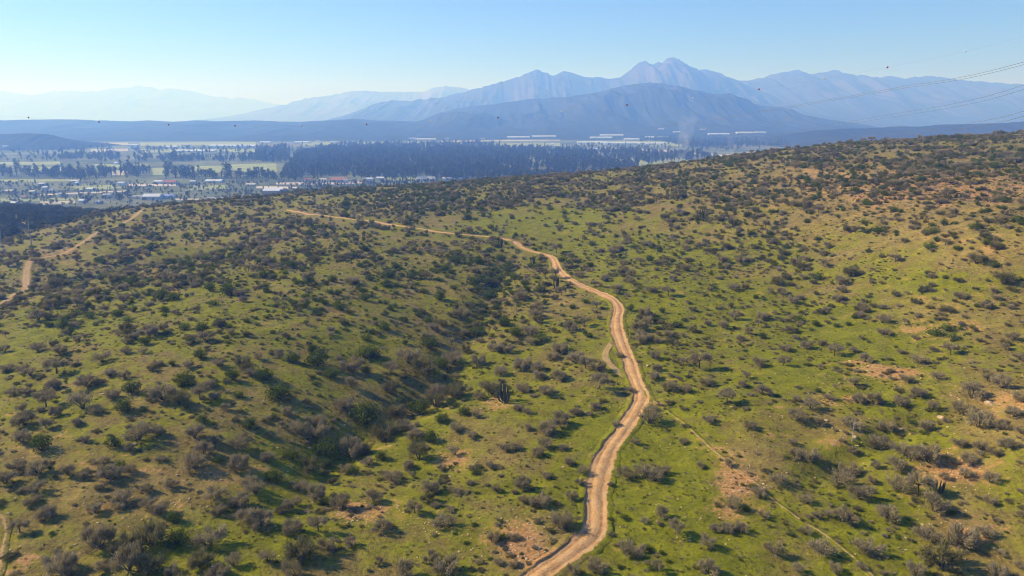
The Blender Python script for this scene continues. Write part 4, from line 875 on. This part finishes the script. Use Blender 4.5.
# ------------------------------------------------------------------ power line
def pylon(x, y, z0, h, rz, lab):
    e = empty('power_pylon', (x, y, z0), rz); tag(e, lab, 'pylon', 'power pylons')
    def legx(z): return (h*.09)*(1-z/h)+.35
    for sx_ in (-1, 1):
        for sy_ in (-1, 1):
            V, F = [], []; tube([(sx_*legx(0), sy_*legx(0), -1), (sx_*legx(h), sy_*legx(h), h)], [.13, .09], V, F, 4); obj('leg', mesh_of('leg', V, F, [M['steel']]), e)
    V, F = [], []
    for k in range(9):
        za, zb = h*k/9, h*(k+1)/9; a, b = legx(za), legx(zb)
        for s in (-1, 1):
            for p, q in (((-a, s*a, za), (b, s*b, zb)), ((a, s*a, za), (-b, s*b, zb)), ((s*a, -a, za), (s*b, b, zb)), ((s*a, a, za), (s*b, -b, zb))): tube([p, q], [.05, .05], V, F, 3)
    obj('bracing', mesh_of('bracing', V, F, [M['steel']]), e)
    for z in (.70, .82, .94):
        V, F = [], []
        for s in (-1, 1): tube([(s*.3, 0, h*z+.8), (s*h*.14, 0, h*z)], [.09, .05], V, F, 4); tube([(s*.3, 0, h*z-.6), (s*h*.14, 0, h*z)], [.09, .05], V, F, 4)
        obj('crossarm', mesh_of('crossarm', V, F, [M['steel']]), e)
def cable(pts, r, lab):
    P = [(*at_y(u, v, Y), Y) for u, v, Y in pts]; P = [(float(a), float(c), float(b)) for a, b, c in P]
    C = smooth_path(P, 6.0); V, F = [], []; tube([tuple(p) for p in C], [r]*len(C), V, F, 4)
    tag(obj('power_cable', mesh_of('power_cable', V, F, [M['cable']])), lab, 'cable', 'power cables sagging across the right')
T1 = [(1180, 18, 105), (1024, 62, 150), (960, 77.5, 185), (900, 87, 225), (850, 96, 270), (768, 110, 370), (700, 121, 500), (640, 129.5, 700), (585, 139, 1100)]
cable(T1, .045, 'upper strand of the highest power cable pair entering at the right edge')
cable([(u, v+2.6*(150/Y)**.8, Y) for u, v, Y in T1], .045, 'lower strand of the highest power cable pair entering at the right edge')
T2 = [(1180, 30, 100), (1024, 85, 140), (960, 102.5, 180), (900, 113, 230), (850, 121.5, 300), (790, 131, 420), (720, 139, 600), (640, 146, 1100)]
cable(T2, .04, 'upper strand of the middle power cable pair above the ridge')
cable([(u, v+4.4*(140/Y)**.9, Y) for u, v, Y in T2], .04, 'lower strand of the middle power cable pair above the ridge')
T3 = [(1180, 62, 100), (1024, 111, 135), (985, 120.5, 160), (930, 129, 210), (860, 137.5, 300), (780, 145, 480), (690, 151, 1100)]
cable(T3, .04, 'upper strand of the lowest power cable pair just above the ridge')
cable([(u, v+5.0*(135/Y)**.9, Y) for u, v, Y in T3], .04, 'lower strand of the lowest power cable pair just above the ridge')

# earth wire that spans the whole view, hung with aviation marker balls
M['ball_red'] = mat_plain_col('marker_red', (0.40, 0.06, 0.04), 0.5, 0.4, 0.15, 2.0)
M['ball_white'] = mat_plain_col('marker_white', (0.80, 0.80, 0.80), 0.5, 0.4, 0.08, 2.0)
BALLS = [(28.5, 117.5, 'r'), (99, 121.8, 'r'), (168.5, 124.7, 'r'), (235, 125.8, 'r'), (301, 125.6, 'w'), (366.5, 124.3, 'r'), (431, 121.4, 'w'), (498, 117.6, 'r'), (561.5, 111.5, 'w'), (627, 105, 'r'), (693, 98, 'w'), (759, 89.3, 'r'), (824, 78.6, 'w'), (887.5, 67.3, 'r'), (965, 51.5, 'w')]
def wire_y(u): return 265-42*max(0.0, min(1.2, u/1024))
WP = [(u, v, wire_y(u)) for u, v in [(-170, 98), (-60, 110)]+[b[:2] for b in BALLS]+[(1060, 26), (1200, -20)]]
P = [(at_y(u, v, Y), Y) for u, v, Y in WP]; C = smooth_path([(float(p[0]), Y, float(p[1])) for p, Y in P], 5.0); V, F = [], []
tube([tuple(p) for p in C], [.010]*len(C), V, F, 4)
tag(obj('earth_wire', mesh_of('earth_wire', V, F, [M['cable']])), 'hair-thin earth wire spanning the whole view and carrying the marker balls', 'cable')
def ball_meshes():
    V, F = [], []; n, m = 16, 9
    for i in range(m):
        t = pi*i/(m-1)
        for k in range(n): V.append((.30*sin(t)*cos(2*pi*k/n), .30*sin(t)*sin(2*pi*k/n), .30*cos(t)))
    for i in range(m-1):
        for k in range(n): F.append((i*n+k, (i+1)*n+k, (i+1)*n+(k+1) % n, i*n+(k+1) % n))
    FV, FF = [], []
    for r_, z in ((.295, .018), (.345, .018), (.345, -.018), (.295, -.018)):
        for k in range(n): FV.append((r_*cos(2*pi*k/n), r_*sin(2*pi*k/n), z))
    for j in range(4):
        for k in range(n): FF.append((j*n+k, ((j+1) % 4)*n+k, ((j+1) % 4)*n+(k+1) % n, j*n+(k+1) % n))
    return V, F, FV, FF
bV, bF, bFV, bFF = ball_meshes()
BM = {c: (mesh_of('shell', bV, bF, [M[m]], smooth=True), mesh_of('flange', bFV, bFF, [M[m]])) for c, m in (('r', 'ball_red'), ('w', 'ball_white'))}
for i, (u, v, c) in enumerate(BALLS):
    x, z = at_y(u, v, wire_y(u)); e = empty('marker_ball', (float(x), wire_y(u), float(z)))
    tag(e, '%s marker ball on the earth wire, %sfrom the left of the row' % ({'r': 'dark red', 'w': 'white'}[c], ordinal(i)), 'marker ball', 'aviation marker balls on the earth wire')
    obj('shell', BM[c][0], e); obj('flange', BM[c][1], e)

# ------------------------------------------------------------------ smoke
def smoke(u, v, hpx, r0, r1, lean, dens, lab, seed):
    x, y = map(float, at_z(u, v, 0)); h = hpx*y/FPX; n = 16; sides = 18; V, F = [], []
    for i in range(n):
        t = i/(n-1); r = r0+(r1-r0)*t**.8; r *= (1 if i < n-1 else .25)*(.35 if i == 0 else 1)
        cx = lean*t**1.4+(float(vnoise(np.array([t*3.5]), np.array([seed+.5]), seed)[0])-.5)*r0*3*t; cy = (float(vnoise(np.array([t*3.5]), np.array([seed+9.5]), seed)[0])-.5)*r0*2
        for k in range(sides):
            a = 2*pi*k/sides; q = r*(.75+.5*float(vnoise(np.array([k*.9]), np.array([i*.8+seed]), seed)[0])); V.append((cx+cos(a)*q, cy+sin(a)*q, h*t+.3))
    for i in range(n-1):
        for k in range(sides): F.append((i*sides+k, i*sides+(k+1) % sides, (i+1)*sides+(k+1) % sides, (i+1)*sides+k))
    F.append(tuple(range(sides))[::-1]); F.append(tuple((n-1)*sides+k for k in range(sides)))
    t = NT('smoke'); p = t.n('ShaderNodeVolumePrincipled'); p.inputs['Color'].default_value = (.88, .91, .96, 1); p.inputs['Anisotropy'].default_value = .2
    tc = t.n('ShaderNodeTexCoord'); sp_ = t.n('ShaderNodeSeparateXYZ'); t.l(tc.outputs['Object'], sp_.inputs[0])
    nz = t.noise(.05, 3, .6, vec=tc.outputs['Object'])
    up = t.ramp(sp_.outputs['Z'], h*.1, h*.98, 1.0, 0.0)
    t.l(t.math('MULTIPLY', t.math('MULTIPLY', up, t.ramp(nz, .3, .7)), dens*1.7), p.inputs['Density'])
    t.l(p.outputs[0], t.out.inputs['Volume'])
    tag(obj('smoke', mesh_of('smoke', V, F, [t.m], smooth=True), None, (x, y, 0)), lab, 'smoke', None, 'stuff')
smoke(681, 163, 62, 8, 30, 22, .008, 'pale smoke plume rising from the plain behind the hill crest', 3)
smoke(732, 157, 26, 6, 13, -12, .008, 'thin second smoke wisp rising right of the taller plume', 6)

# ------------------------------------------------------------------ haze: one even box of air round everything but the sky
def box(name, a, b):
    V = [(x, y, z) for z in (a[2], b[2]) for x, y in ((a[0], a[1]), (b[0], a[1]), (b[0], b[1]), (a[0], b[1]))]
    return mesh_of(name, V, [(3, 2, 1, 0), (4, 5, 6, 7), (0, 1, 5, 4), (1, 2, 6, 5), (2, 3, 7, 6), (3, 0, 4, 7)])
t = NT('haze_air'); pv = t.n('ShaderNodeVolumePrincipled'); pv.inputs['Color'].default_value = (.18, .38, 1.0, 1); pv.inputs['Absorption Color'].default_value = (1, 1, 1, 1)
pv.inputs['Density'].default_value = 2.9e-4; pv.inputs['Anisotropy'].default_value = 0.2
t.l(pv.outputs[0], t.out.inputs['Volume'])
hz = box('haze', (-24500, -2500, -8), (24500, 25500, 1150)); hz.materials.append(t.m)
tag(obj('haze', hz), 'even pale blue haze over the plain and mountains', 'haze', None, 'stuff')
